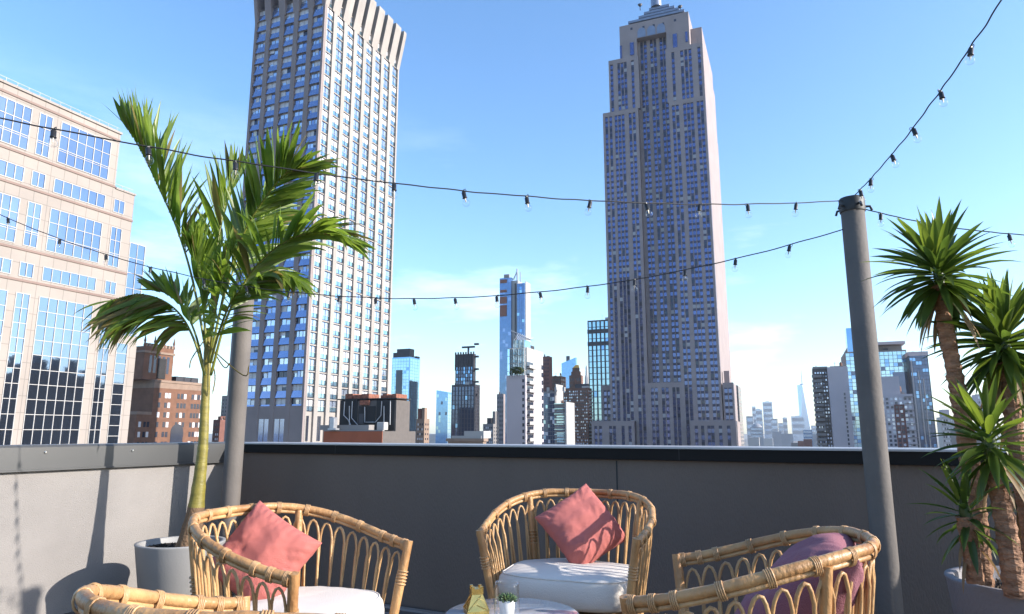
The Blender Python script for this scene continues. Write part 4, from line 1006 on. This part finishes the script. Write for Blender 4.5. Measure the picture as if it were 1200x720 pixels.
def make_pillow(label,m,loc,rot,size=.40,thick=.075,seed=0,fold=False):
    # loc: centre; rot: euler of a square lying in local xz, facing -y
    N=30; mb=MB(); idx={}; vs=[]
    for side in (1,-1):
        for i in range(N+1):
            for j in range(N+1):
                u=-1+2*i/N; v=-1+2*j/N
                e=max(0,(1-abs(u)**2.6))*max(0,(1-abs(v)**2.6)); th=thick*(e**.46)
                pin=1-.075*((1-u*u)*v**4+0)  ; pin2=1-.075*((1-v*v)*u**4)
                x=u*size/2*pin2; z=v*size/2*pin
                edge=max(abs(u),abs(v))
                wr=noise.noise(Vector((u*2.2+seed,v*2.2,seed)))*.015*(e**.3)
                wr+=abs(noise.noise(Vector((u*5.5-v*2+seed*2,v*4.5+u*2,side))))*-.014*min(1,e**.25)*(.45+.55*edge)
                ang=math.atan2(v,u); wr+=math.sin(ang*34+seed*3+4*noise.noise(Vector((u*2,v*2,seed))))*.007*(edge**4)*(1 if e>0 else 0)*min(1,e*8)
                y=-side*(th+wr*(1 if e>0 else 0)) if e>0 else 0
                if fold: y+= .05*max(0,u-.35)**1.3*1.4*(1 if True else 0)
                vs.append((x,y,z))
    o2=(N+1)**2; fs=[]
    for i in range(N):
        for j in range(N):
            a=i*(N+1)+j; q=(a,a+N+1,a+N+2,a+1); fs.append(q); fs.append(tuple(o2+k for k in reversed(q)))
    mb.add(vs,fs,0,True); o=obj('throw_pillow',mb,m)
    o.location=loc; o.rotation_euler=rot; tag(o,label,'pillow','rose and plum throw pillows'); 
    # weld the two halves along the seam
    import bmesh
    bm=bmesh.new(); bm.from_mesh(o.data); bmesh.ops.remove_doubles(bm,verts=bm.verts,dist=1e-5); bm.to_mesh(o.data); bm.free()
    md=o.modifiers.new('subsurf','SUBSURF'); md.levels=1; md.render_levels=1
    return o
chairs=[]
def face_angle(d):          # heading so that the local -y opening looks along plan direction d
    wx,wy=plan(*d); return math.atan2(wx,-wy)
def seat_at(tipmid,d):
    # chair origin from the point midway between the arm tips (local (0,-.26))
    rz=face_angle(d); wx,wy=plan(*tipmid); fx,fy_=plan(*d); l=math.hypot(fx,fy_); return Vector((wx-fx/l*.26,wy-fy_/l*.26,0)),rz
specs=[((.155,2.585),(-.35,-.94),'rattan armchair against the dark parapet with a creased rose pillow, facing the table'),
       ((-.462,2.16),(.93,-.37),'rattan armchair beside the palm pot with a smooth rose pillow'),
       ((.377,1.90),(-.91,.41),'rattan armchair in front of the grey post holding a plum pillow'),
       ((-.38,1.46),(math.cos(R(67)),math.sin(R(67))),'rattan armchair cut off at the lower left corner, only its curved rim showing')]
proto=None
for k,(tm,d,lab) in enumerate(specs):
    l,rz=seat_at(tm,d)
    if k==3: l=at(285,706,1.625)-Matrix.Rotation(rz,3,'Z')@rim_pt(1); l.z=0
    if proto is None: proto=make_chair(lab); c=proto; c.location=l; c.rotation_euler=(0,0,rz)
    else: c=dup(proto,l,rz,lab)
    chairs.append((l,rz))
cl=['thick off white seat cushion on the armchair facing the camera','off white seat cushion under the smooth rose pillow beside the palm pot','off white seat cushion on the armchair with the plum pillow','off white seat cushion on the cut off armchair in the lower left corner']
for k,(l,rz) in enumerate(chairs):
    o=make_cushion(cl[k],k*3.7); o.location=l; o.rotation_euler=(0,0,rz); o['group']='seat cushions of the rattan armchairs'
def in_chair(k,x,y,z):
    l,rz=chairs[k]; return Vector((l.x+math.cos(rz)*x-math.sin(rz)*y, l.y+math.sin(rz)*x+math.cos(rz)*y, z))
def prot(k,tilt,roll,yaw=0):
    l,rz=chairs[k]
    return (Matrix.Rotation(rz+yaw,3,'Z')@Matrix.Rotation(tilt,3,'X')@Matrix.Rotation(roll,3,'Y')).to_euler()
def pillow_rot(r_,u_):      # r_: along the width, u_: towards the top edge (right / ahead / up metres)
    def w(v): x,y=plan(v[0],v[1]); return Vector((x,y,v[2]))
    X=w(r_).normalized(); Z=w(u_); Z=(Z-X*Z.dot(X)).normalized(); Y=Z.cross(X); 
    return Matrix((X,Y,Z)).transposed().to_euler()
make_pillow('creased rose pink pillow tipped on one corner against the chair back facing the camera',M['pink2'],at(682,617,2.93),pillow_rot((.157,-.105,-.19),(.227,.105,.128)),.29,.062,1.3,True)
make_pillow('smooth rose pink pillow leaning in the armchair beside the palm pot',M['pink'],at(307,653,2.36),pillow_rot((.225,-.05,-.126),(.123,.09,.19)),.285,.068,4.1)
ptop=at(1003,641,1.70); U_=Vector((*plan(.91*.72,-.41*.72),.66)).normalized()
make_pillow('plum purple pillow in the armchair in front of the grey post',M['plum'],ptop-U_*.19,pillow_rot((-.41,-.91,0),(.91*.72,-.41*.72,.66)),.39,.085,7.7)
# ------------------------------------------------------------------ low table and what stands on it
M['marble']=mat('polished_white_marble',(.45,.45,.48),.08,0,.08,3,0,col2=(.56,.56,.58),coat=.6)
M['brass']=mat('brushed_brass',(.72,.47,.14),.25,.95,.12,8)
M['ceramic']=mat('white_ceramic',(.78,.77,.75),.35,0,.03,5)
M['tableleg']=mat('white_table_metal',(.65,.65,.66),.4,.2,.05,4)
M['soil']=mat('potting_soil',(.035,.024,.017),.95,0,.5,30,.9,60)
M['clear']=clear_glass('clear_glass')
tx,ty=plan(0.0,2.245); TZ=.53
t=thing('side_table','small round white marble side table in the middle of the armchairs','table',(tx,ty,0))
mb=MB(); mb.lathe([(.20,TZ-.022),(.208,TZ-.018),(.211,TZ-.010),(.208,TZ-.003),(.203,TZ),(.0,TZ)],64,(tx,ty,0)); obj('table_top',mb,M['marble'],t)
mb=MB(); mb.lathe([(.019,.02),(.019,TZ-.03),(.05,TZ-.023)],20,(tx,ty,0)); obj('pedestal',mb,M['tableleg'],t)
mb=MB(); mb.lathe([(.14,0),(.145,.006),(.14,.014),(.03,.024)],40,(tx,ty,0)); obj('foot',mb,M['tableleg'],t)
# brass lantern: a tapering faceted house with a square chimney
p=on_z(558,719,TZ+.001); p=Vector((p.x,p.y,TZ+.001))
t=thing('brass_lantern','small faceted brass lantern with a square chimney on the marble table','lantern',p,HEAD+R(14))
def frus(mb,w0,w1,z0,z1,o=Vector((0,0,0))):
    mb.add([(-w0,-w0,z0),(w0,-w0,z0),(w0,w0,z0),(-w0,w0,z0),(-w1,-w1,z1),(w1,-w1,z1),(w1,w1,z1),(-w1,w1,z1)],[(0,3,2,1),(4,5,6,7),(0,1,5,4),(1,2,6,5),(2,3,7,6),(3,0,4,7)])
def lobj(name,mb,m):
    o=obj(name,mb,m); o.parent=t; return o
mb=MB(); frus(mb,.034,.034,0,.012); frus(mb,.033,.0165,.012,.058); lobj('body',mb,M['brass'])
mb=MB(); frus(mb,.0185,.0185,.0585,.074)
for sx_ in(-1,1):
    for sy_ in(-1,1): mb.box(sx_*.0135-.0045,sx_*.0135+.0045,sy_*.0135-.0045,sy_*.0135+.0045,.074,.081)
lobj('chimney',mb,M['brass'])
mb=MB()
for a_ in range(4):
    for (q0,q1) in (((-.033,.013),(.012,.056)),((.033,.013),(-.002,.030))):
        r_=Matrix.Rotation(a_*math.pi/2,3,'Z'); f=lambda x,z:r_@Vector((x,-(.034-(z-.012)*.0165/.046)-.001,z)); mb.tube([f(*q0),f(*q1)],.0014,5)
lobj('edge_rib',mb,M['brass'])
# glass tumbler with a small potted succulent inside
p=on_z(594,727,TZ+.001); gx,gy=p.x,p.y
t=thing('glass_jar','clear open glass jar around a tiny succulent pot on the marble table','jar',(gx,gy,TZ+.001))
mb=MB(); mb.lathe([(.0,.0),(.036,.0),(.038,.004),(.0375,.098),(.0355,.108),(.034,.108),(.0355,.098),(.0355,.008),(.0,.008)],40,(gx,gy,TZ+.001)); obj('jar',mb,M['clear'],t)
t=thing('succulent_pot','tiny white pot of green succulent standing inside the glass jar','pot plant',(gx,gy,TZ+.0095))
mb=MB(); mb.lathe([(.019,0),(.021,.002),(.0245,.048),(.0235,.050),(.0225,.048),(.021,.040),(.0,.040)],28,(gx,gy,TZ+.0095)); obj('pot',mb,M['ceramic'],t)
M['succ']=leafmat('succulent_green',(.05,.10,.035),(.10,.17,.05),.15)
mb=MB(); rng=random.Random(5)
for k in range(42):
    a=k*2.4; e=.25+1.2*(1-k/42); r0=Vector((math.cos(a)*.012*(1-k/60),math.sin(a)*.012*(1-k/60),.044)); d=Vector((math.cos(a)*math.cos(R(90)-e),math.sin(a)*math.cos(R(90)-e),math.sin(R(90)-e)*.8+.2)).normalized()
    c0=Vector((gx,gy,TZ+.0095))+r0; mb.tube([c0,c0+d*.010,c0+d*.020,c0+d*.026],[.002,.0042,.0032,.0004],5)
obj('leaves',mb,M['succ'],t)
# ------------------------------------------------------------------ planters, palm, yuccas
M['planter']=mat('planter_grey_fibre_cement',(.27,.265,.26),.6,0,.08,3,.05,80)
M['planter2']=mat('planter_slate_fibre_cement',(.17,.16,.17),.6,0,.06,3,.15,80)
def planter(X,Y,r,h,label,m):
    x,y=plan(X,Y); t=thing('round_planter',label,'planter',(x,y,0),0,'grey round planters')
    mb=MB(); mb.lathe([(r*.70,0),(r*.74,.006),(r*.985,h-.012),(r,h-.004),(r*.995,h),(r*.90,h),(r*.885,h-.006),(r*.87,h-.06),(r*.3,h-.065)],72,(x,y,0)); obj('pot',mb,m,t)
    mb=MB(); rng=random.Random(int(r*1000)); n=26; vs=[(x,y,h-.035)]; fs=[]
    for i in range(1,8):
        for k in range(n):
            a=2*math.pi*k/n; q=r*.872*i/7; vs.append((x+q*math.cos(a),y+q*math.sin(a),h-.04+rng.uniform(-.006,.008)))
    for k in range(n): fs.append((0,1+k,1+(k+1)%n))
    for i in range(6):
        for k in range(n): fs.append((1+i*n+k,1+(i+1)*n+k,1+(i+1)*n+(k+1)%n,1+i*n+(k+1)%n))
    mb.add(vs,fs,0,True)
    for k in range(260):
        a=rng.uniform(0,6.3); q=r*.85*math.sqrt(rng.random()); s_=rng.uniform(.004,.011); c0=Vector((x+q*math.cos(a),y+q*math.sin(a),h-.036))
        mb.tube([c0,c0+Vector((rng.uniform(-1,1)*s_,rng.uniform(-1,1)*s_,s_*.9))],[s_*.6,s_*.25],5,smooth=False)
    obj('soil',mb,M['soil'],t); return Vector((x,y,h))
PP=planter(-2.02,4.36,.255,.425,'pale grey round planter holding the palm beside the sunny parapet',M['planter'])
YK=.79
PY=planter(2.03*YK,2.78*YK,.245,.635,'slate grey round planter holding the yuccas in the right corner',M['planter2'])
M['palmtrunk']=mat('palm_trunk_yellow_green',(.15,.125,.018),.5,0,.2,9,.2,60,col2=(.24,.20,.035),stretch=(1,1,3))
M['palmbase']=mat('palm_trunk_brown_base',(.16,.095,.05),.8,0,.3,12,.6,60)
M['rachis']=mat('palm_rachis',(.17,.18,.03),.45,0,.15,8)
M['palmleaf']=leafmat('palm_leaflet',(.062,.112,.014),(.19,.255,.04),.48,.38)
M['palmdry']=leafmat('palm_leaflet_yellowed',(.10,.085,.022),(.20,.155,.05),.35,.5)
def P3(px,py,Y): return at(px,py,Y)
palm=thing('palm_tree','potted feather palm with a yellow green trunk and arching fronds at the left','palm',PP)
tr=[P3(222,629,4.36),P3(229,600,4.36),P3(234,560,4.36),P3(238,520,4.36),P3(240,480,4.36),P3(242,440,4.36),P3(244,405,4.36),P3(246,385,4.36)]
tr[0].z=.39; trc=catmull(tr,7); mb=MB(); n=len(trc)
rad=[]
for i in range(n):
    q=i/(n-1); base=.042*(1-q)**5+.032-.010*q; rad.append(base*(1+.05*(1 if i%4==0 else 0)))
mb.tube(trc,rad,14,0); 
mb2=MB(); k0=int(n*.18)
for i,f in enumerate(mb.f): mb.m[i]=1 if (max(f)//14)<k0 else 0
obj('trunk',mb,[M['palmtrunk'],M['palmbase']],palm)
CAMP=E0
def leaflet(mb,p,d,up,L_,w,droop,mi,rng,fold=.35):
    d=d.normalized(); s=d.cross(up); s=s.normalized() if s.length>1e-4 else d.orthogonal().normalized()
    n_=s.cross(d).normalized(); N=6; pos=p.copy(); dirv=d.copy(); rows=[]
    for k in range(N+1):
        q=k/N; ww=w*(.35+1.3*q if q<.35 else (.35+1.3*.35)*(1-((q-.35)/.65)**1.7))*.62
        rows.append((pos.copy(),ww)); dirv=(dirv+Vector((0,0,-1))*droop/N*(.4+q*1.4)).normalized(); pos=pos+dirv*(L_/N)
    vs=[];
    for k,(c,ww) in enumerate(rows):
        vs += [c-s*ww+n_*ww*fold, c, c+s*ww+n_*ww*fold]
    fs=[]
    for k in range(N): a=3*k; fs += [(a,a+1,a+4,a+3),(a+1,a+2,a+5,a+4)]
    mb.add(vs,fs,mi,True)
def frond(name,pts,L_,ncount0,side_dir,spread,droop,seed,w=.016,dry=0.,start=.25,fwd=.9,both=1.0,r0=.009):
    """rachis through pts; leaflets leave on both sides; side_dir: main direction the blade opens to"""
    ncount=int(ncount0*1.12); rng=random.Random(seed); c=catmull(pts,8); n=len(c); mb=MB()
    mb.tube(c,[r0*(1-.8*i/(n-1)) for i in range(n)],7,0)
    SD=Vector(side_dir).normalized()
    for i in range(ncount):
        u=start+(1-start)*(i/(ncount-1)); k=u*(n-1); a=min(int(k),n-2); p=c[a].lerp(c[a+1],k-a); tg=(c[a+1]-c[a]).normalized()
        prof=(.45+.55*math.sin(math.pi*min(1,(u-start)/(1-start)*1.02+.06))**.6) if u<.97 else .5
        for sd in (1,-1):
            if sd<0 and rng.random()>both: continue
            s=(SD-tg*SD.dot(tg)).normalized(); b=tg.cross(s).normalized()
            lat=(s*spread[0]+b*sd*spread[1]) if len(spread)==2 else s*sd
            d=tg*(fwd*.78+ .55*u) + lat*(1.15-.5*u)+Vector((rng.gauss(0,.10),rng.gauss(0,.10),rng.gauss(0,.10)))
            upv=(s*.25+b*sd*.9+Vector((rng.gauss(0,.4),rng.gauss(0,.4),rng.gauss(0,.4))))
            upv=tg.cross(d).cross(d)*-1+upv*.8
            leaflet(mb,p,d,upv,L_*prof*rng.uniform(.85,1.1),w*2.05*rng.uniform(.8,1.2),(droop+.08)*rng.uniform(.5,2.1),2 if rng.random()<dry else 1,rng)
    # a terminal pair
    tg=(c[-1]-c[-2]).normalized()
    for sd in(-1,1): leaflet(mb,c[-1],tg+tg.orthogonal()*.18*sd,tg.orthogonal(),L_*.5,w*.8,droop,1,rng)
    return obj('frond',mb,[M['rachis'],M['palmleaf'],M['palmdry']],palm)
rt=Vector((ch,sh,0)); fwdv=Vector((-sh,ch,0)); upv_=Vector((0,0,1))
# tall frond to the upper left, blade swept to the right of its midrib
frond('frond',[P3(243,420,4.36),P3(226,330,4.34),P3(208,270,4.30),P3(187,222,4.26),P3(166,178,4.22),P3(150,150,4.2)],.50,36,rt*.8+upv_*.3,(.75,.55),.10,1,.021,.05,.30,1.0)
# upright frond in the middle
frond('frond',[P3(246,415,4.38),P3(250,340,4.38),P3(256,280,4.40),P3(266,232,4.45),P3(280,200,4.5)],.40,34,rt*-.7+upv_*.2,(.35,.65),.06,2,.020,.04,.25,1.05)
# frond rising to the right
frond('frond',[P3(248,412,4.36),P3(266,330,4.30),P3(285,275,4.2),P3(308,236,4.1),P3(332,206,4.0),P3(352,196,3.95)],.42,36,upv_*.7+rt*.3,(.30,.75),.14,3,.021,.02,.30,.85)
# long frond arching to the right
frond('frond',[P3(247,440,4.30),P3(266,372,4.2),P3(294,320,4.1),P3(330,286,4.0),P3(368,272,3.95),P3(402,280,3.9)],.44,38,upv_*.7,(.30,.80),.42,4,.021,.05,.24,.7)
# frond bending over to the left, part yellowed
frond('frond',[P3(240,440,4.32),P3(228,400,4.25),P3(212,370,4.2),P3(190,352,4.15),P3(162,345,4.1),P3(132,352,4.05)],.47,30,upv_*-1.0-rt*.2,(.75,.50),.75,5,.021,.40,.28,.35)
frond('frond',[P3(240,440,4.36),P3(230,395,4.40),P3(215,362,4.45),P3(196,345,4.5),P3(180,340,4.52)],.27,20,upv_*.9,(.6,.5),.10,15,.019,.15,.35,.55)
# lower right frond in front, hanging leaflets
frond('frond',[P3(247,425,4.26),P3(256,392,4.1),P3(272,352,3.95),P3(296,330,3.85),P3(322,318,3.8),P3(344,326,3.75)],.34,30,upv_*-.5+rt*.2,(.30,.75),.45,6,.019,.06,.2,.7)
# young fronds at the heart
frond('frond',[P3(243,420,4.36),P3(238,360,4.3),P3(232,318,4.2),P3(224,290,4.1)],.36,26,rt*.7,(.45,.7),.15,7,.019,.03,.3,1.0)
frond('frond',[P3(246,420,4.40),P3(262,350,4.5),P3(282,300,4.62),P3(305,262,4.75),P3(322,246,4.85)],.40,30,rt*.4+upv_*.5,(.3,.8),.2,8,.020,.03,.25,.9)
frond('frond',[P3(245,425,4.33),P3(250,380,4.15),P3(258,335,4.0),P3(268,300,3.9)],.32,24,rt*-.6+upv_*-.2,(.3,.8),.25,9,.018,.05,.3,.9)
# dry wisps hanging at the crown
mb=MB(); rng=random.Random(3)
for (q0,q1,q2) in (((244,400),(262,430),(270,425)),((240,398),(225,420),(222,432)),((245,410),(252,440),(249,462)),((243,405),(285,440),(292,428))):
    mb.tube(catmull([P3(*q0,4.34),P3(*q1,4.28),P3(*q2,4.25)],5),[.004]*10+[.001],5)
obj('dry_sheath',mb,M['palmdry'],palm)
# yuccas
def barkmat():
    m=mat('yucca_bark',(.19,.09,.048),.85,0,.3,22,.7,50,col2=(.36,.19,.105),stretch=(1,1,2.2)); return m
M['bark']=barkmat()
M['yleaf']=leafmat('yucca_leaf',(.030,.058,.011),(.085,.125,.021),.42,.33)
M['ydead']=leafmat('yucca_dead_leaf',(.16,.10,.05),(.26,.18,.09),.2,.7)
M['yleaf2']=leafmat('yucca_leaf_bright',(.085,.125,.018),(.14,.18,.028),.45,.35)
def blade(mb,p,d,L_,w,droop,mi,rng):
    d=d.normalized(); s=d.cross(Vector((0,0,1))); s=s.normalized() if s.length>1e-3 else Vector((1,0,0))
    s=(Matrix.Rotation(rng.uniform(-.5,.5),3,d)@s); n_=s.cross(d).normalized(); N=7; pos=p.copy(); dv=d.copy(); vs=[]; 
    for k in range(N+1):
        q=k/N; ww=w*.5*(.62+.38*min(1,q/.3))*(1 if q<.45 else max(0.02,1-((q-.45)/.55)**1.6))
        vs+=[pos-s*ww+n_*ww*.42,pos,pos+s*ww+n_*ww*.42]; dv=(dv+Vector((0,0,-1))*droop/N*(.3+1.5*q)).normalized(); pos=pos+dv*(L_/N)
    fs=[]
    for k in range(N): a=3*k; fs+=[(a,a+1,a+4,a+3),(a+1,a+2,a+5,a+4)]
    mb.add(vs,fs,mi,True)
def yucca(label,pts,r0,r1,crowns,seed):
    rng=random.Random(seed); P_=catmull(pts,12); r0*=YK*.78; r1*=YK*.86; base=Vector((P_[0].x,P_[0].y,PY.z-.03))
    t=thing('yucca_plant',label,'yucca',base,0,'yucca stems in the slate planter')
    mb=MB(); n=14; C=[]; 
    tot=sum((P_[i+1]-P_[i]).length for i in range(len(P_)-1)); N=int(tot/.011)
    acc=[0]
    for i in range(len(P_)-1): acc.append(acc[-1]+(P_[i+1]-P_[i]).length)
    pts2=[]
    for k in range(N+1):
        q=tot*k/N; i=max(j for j in range(len(acc)) if acc[j]<=q+1e-9); i=min(i,len(P_)-2); pts2.append(P_[i].lerp(P_[i+1],(q-acc[i])/max(1e-9,acc[i+1]-acc[i])))
    vs=[];fs=[]
    for k,c in enumerate(pts2):
        q=k/N; r=r0+(r1-r0)*q; saw=1+.13*((k%3)/2.0-.4)
        for j in range(n):
            a=2*math.pi*j/n; rr=r*(saw+.10*noise.noise(Vector((math.cos(a)*3,math.sin(a)*3,k*.45+seed)))+.05*rng.uniform(-1,1))
            vs.append(c+Vector((math.cos(a)*rr,math.sin(a)*rr,rng.uniform(-.002,.002))))
    for k in range(N):
        for j in range(n): fs.append((k*n+j,k*n+(j+1)%n,(k+1)*n+(j+1)%n,(k+1)*n+j))
    mb.add(vs,fs,0,False); mb.add(vs[-n:],[tuple(range(n))]); obj('trunk',mb,M['bark'],t)
    for (c,nl,L_,w,axis) in crowns:
        nl=int(nl*1.22); mb=MB(); mb.tube([c-Vector(axis)*.10,c,c+Vector(axis)*.05],[r1*.8,r1*.75,.006],8,0); ax=Vector(axis).normalized(); o1=ax.orthogonal().normalized(); o2=ax.cross(o1)
        for k in range(nl):
            q=(k+.5)/nl; el=R(86)-R(132)*q**.85+rng.gauss(0,.10); a=k*2.39996+rng.gauss(0,.12)
            d=ax*math.sin(el)+(o1*math.cos(a)+o2*math.sin(a))*math.cos(el)
            p=c+ax*(.055-.13*q)+ (o1*math.cos(a)+o2*math.sin(a))*.018
            LL=YK*L_*.88*(.72+.42*math.sin(math.pi*(.15+.75*q)))*rng.uniform(.85,1.12)
            blade(mb,p,d,LL,.78*w*rng.uniform(.8,1.15),.22+.55*q*rng.uniform(.5,1.4),(1 if rng.random()<(.42 if q<.45 else .10) else 0),rng)
        for k in range(max(4,nl//9)):      # dead leaves hanging below the head
            a=rng.uniform(0,6.28); d=(o1*math.cos(a)+o2*math.sin(a))*.55-ax*rng.uniform(.5,1.2); blade(mb,c-ax*rng.uniform(.07,.12)+(o1*math.cos(a)+o2*math.sin(a))*.02,d,L_*rng.uniform(.45,.75),w*.55,.9,2,rng)
        obj('crown',mb,[M['yleaf'],M['yleaf2'],M['ydead']],t)
    return t
Yb=2.72
yucca('tallest yucca stem, leaning left with a spiky head in open sky beside the post',[P3(1152,688,2.244),P3(1144,600,2.244),P3(1133,520,2.235),P3(1119,440,2.220),P3(1107,380,2.204),P3(1100,335,2.189)],.050,.030,[(P3(1099,318,2.189),100,.26,.033,(-.05,0,1))],11)
yucca('stout middle yucca stem in front, its leafy head level with the parapet top',[P3(1190,700,2.038),P3(1182,640,2.038),P3(1174,590,2.046),P3(1165,545,2.054)],.046,.037,[(P3(1158,514,2.054),54,.215,.029,(-.12,-.08,1))],23)
yucca('rightmost yucca stem whose bushy head spills off the picture edge',[P3(1222,690,2.149),P3(1208,620,2.157),P3(1194,540,2.172),P3(1184,470,2.180),P3(1176,425,2.189)],.044,.033,[(P3(1176,398,2.196),92,.27,.034,(.02,-.02,1))],37)
yucca('shortest yucca stem with a small tuft of leaves at the planter rim',[P3(1143,684,2.101),P3(1138,650,2.101),P3(1133,622,2.101),P3(1130,606,2.101)],.038,.033,[(P3(1131,600,2.101),30,.17,.025,(-.1,-.1,1))],41)
yucca('thin yucca stem behind the others, a low side head filling the right corner',[P3(1206,690,2.291),P3(1203,630,2.291),P3(1198,580,2.291)],.035,.03,[(P3(1196,560,2.275),32,.21,.026,(.1,-.1,1)),(P3(1198,470,2.259),18,.19,.026,(.3,0,1))],53)
# ------------------------------------------------------------------ string lights
M['cable']=mat('black_cable',(.012,.012,.012),.6,0,.2,10)
M['socket']=mat('black_lamp_holder',(.015,.015,.016),.4,0,.2,10)
M['filament']=mat('lamp_filament_support',(.45,.40,.33),.4,.5,.1,10)
def bulb_meshes():
    s=MB(); s.lathe([(.0055,.0),(.0125,-.004),(.0125,-.034),(.0145,-.036),(.0145,-.040),(.010,-.041)],14); s.tube([(-.006,0,.004),(.006,0,.004)],.006,8)
    s.tube([(.010,0,-.004),(.018,0,.002),(.016,0,.012),(.004,0,.010)],.0022,5)
    g=MB(); prof=[(.010,-.0405),(.0105,-.047)]
    for k in range(13):
        a=R(62)-R(150)*k/12; prof.append((max(.0005,.0215*math.cos(a)),-.068+.0215*math.sin(a)))
    g.lathe(prof,20)
    f=MB(); f.lathe([(.0045,-.0415),(.003,-.058),(.0015,-.066)],8)
    return s,g,f
sM,gM,fM=bulb_meshes()
sm=obj('lamp_holder',sM,M['socket']); gm=obj('bulb',gM,M['clear']); fm=obj('filament',fM,M['filament'])
SME,GME,FME=sm.data,gm.data,fm.data
for o in (sm,gm,fm): bpy.data.objects.remove(o)
def string(label,pxs,A,B_,bulbs,spacing=None,ends=None,rw=.0025,seed=0):
    """cable through photo points on the vertical plane A-B_ (plan metres), sag fitted as a parabola; bulbs at photo columns"""
    a=Vector((*plan(*A),0)); b_=Vector((*plan(*B_),0)); d=(b_-a); Ln=d.length; d.normalize(); nrm=Vector((d.y,-d.x,0))
    def hit(px,py):
        r=ray(px,py); k=(a-Vector((E0.x,E0.y,0))).dot(nrm)/(r.x*nrm.x+r.y*nrm.y); p=E0+r*k; return (p-a).dot(d),p.z
    H=[hit(*q) for q in pxs]; S=np.array([h[0] for h in H]); Z=np.array([h[1] for h in H])
    co_=np.polyfit(S,Z,2); f=lambda s_: float(np.polyval(co_,s_))
    s0,s1=(min(S),max(S)) if ends is None else ends
    base=a+d*s0
    t=thing('string_lights',label,'string lights',(base.x,base.y,f(s0)),0,'festoon cables with clear bulbs')
    mb=MB(); N=150; mb.tube([a+d*(s0+(s1-s0)*k/N)+Vector((0,0,f(s0+(s1-s0)*k/N)+.0035*noise.noise(Vector((k*.23,seed*7.1,0)))))+nrm*.004*noise.noise(Vector((k*.21,seed*3.3,5))) for k in range(N+1)],rw,6); obj('cable',mb,M['cable'],t)
    rng=random.Random(seed)
    for s_ in bulbs(hit) if callable(bulbs) else [hit(px,py)[0] for px,py in bulbs]:
        p=a+d*s_+Vector((0,0,f(s_)-.004)); r0=root_of(t)
        h=bpy.data.objects.new('lamp_holder',SME); COL.objects.link(h); h.parent=t; h.location=p-r0; h.scale=(.66,)*3; h.rotation_euler=(rng.uniform(-.22,.22),rng.uniform(-.22,.22),rng.uniform(0,6.28))
        for nm,me in (('bulb',GME),('filament',FME)):
            o=bpy.data.objects.new(nm,me); COL.objects.link(o); o.parent=h
    return t
def cam_plan(p): return (ch*p.x+sh*p.y,-sh*p.x+ch*p.y)
pr=cam_plan(PR); 
string('festoon cable running from the grey post across the palm top, uppermost on the left',[(985,236),(870,238),(755,239),(620,231),(460,214),(370,204),(240,182),(60,152),(0,138)],pr,(-2.35,1.74),[(933,238),(876,239),(820,240),(757,239),(692,236),(617,231),(543,223),(462,214),(371,204),(276,189),(174,170),(63,152),(-60,120)],rw=.0025,ends=(0.0,4.1),seed=1)
string('lower festoon cable sagging from the grey post behind the palm towards the left parapet',[(987,259),(925,281),(861,303),(744,335),(690,346),(633,352),(535,357),(485,355),(430,347),(340,331),(210,305),(125,292),(0,265)],pr,(-3.1,3.98),[(925,282),(862,303),(803,321),(744,336),(689,346),(633,352),(582,356),(533,357),(485,355),(440,350),(398,343),(340,331),(290,322),(240,312),(178,303),(125,292),(70,281),(8,266),(-60,250)],ends=(0.02,5.0),seed=2)
string('festoon cable climbing steeply from the grey post into the upper right corner',[(1003,228),(1015,214),(1045,182),(1069,152),(1102,108),(1137,52),(1175,0)],pr,(1.42,1.2),[(1008,222),(1020,208),(1045,181),(1070,149),(1102,107),(1137,51)],ends=(0.02,2.0),seed=3)
string('festoon cable leaving the grey post to the right, passing just above the yucca heads',[(1012,245),(1032,250),(1105,265),(1182,274),(1200,276)],pr,(3.2,2.85),[(1032,250),(1108,264),(1182,274)],ends=(0.05,2.2),seed=4)
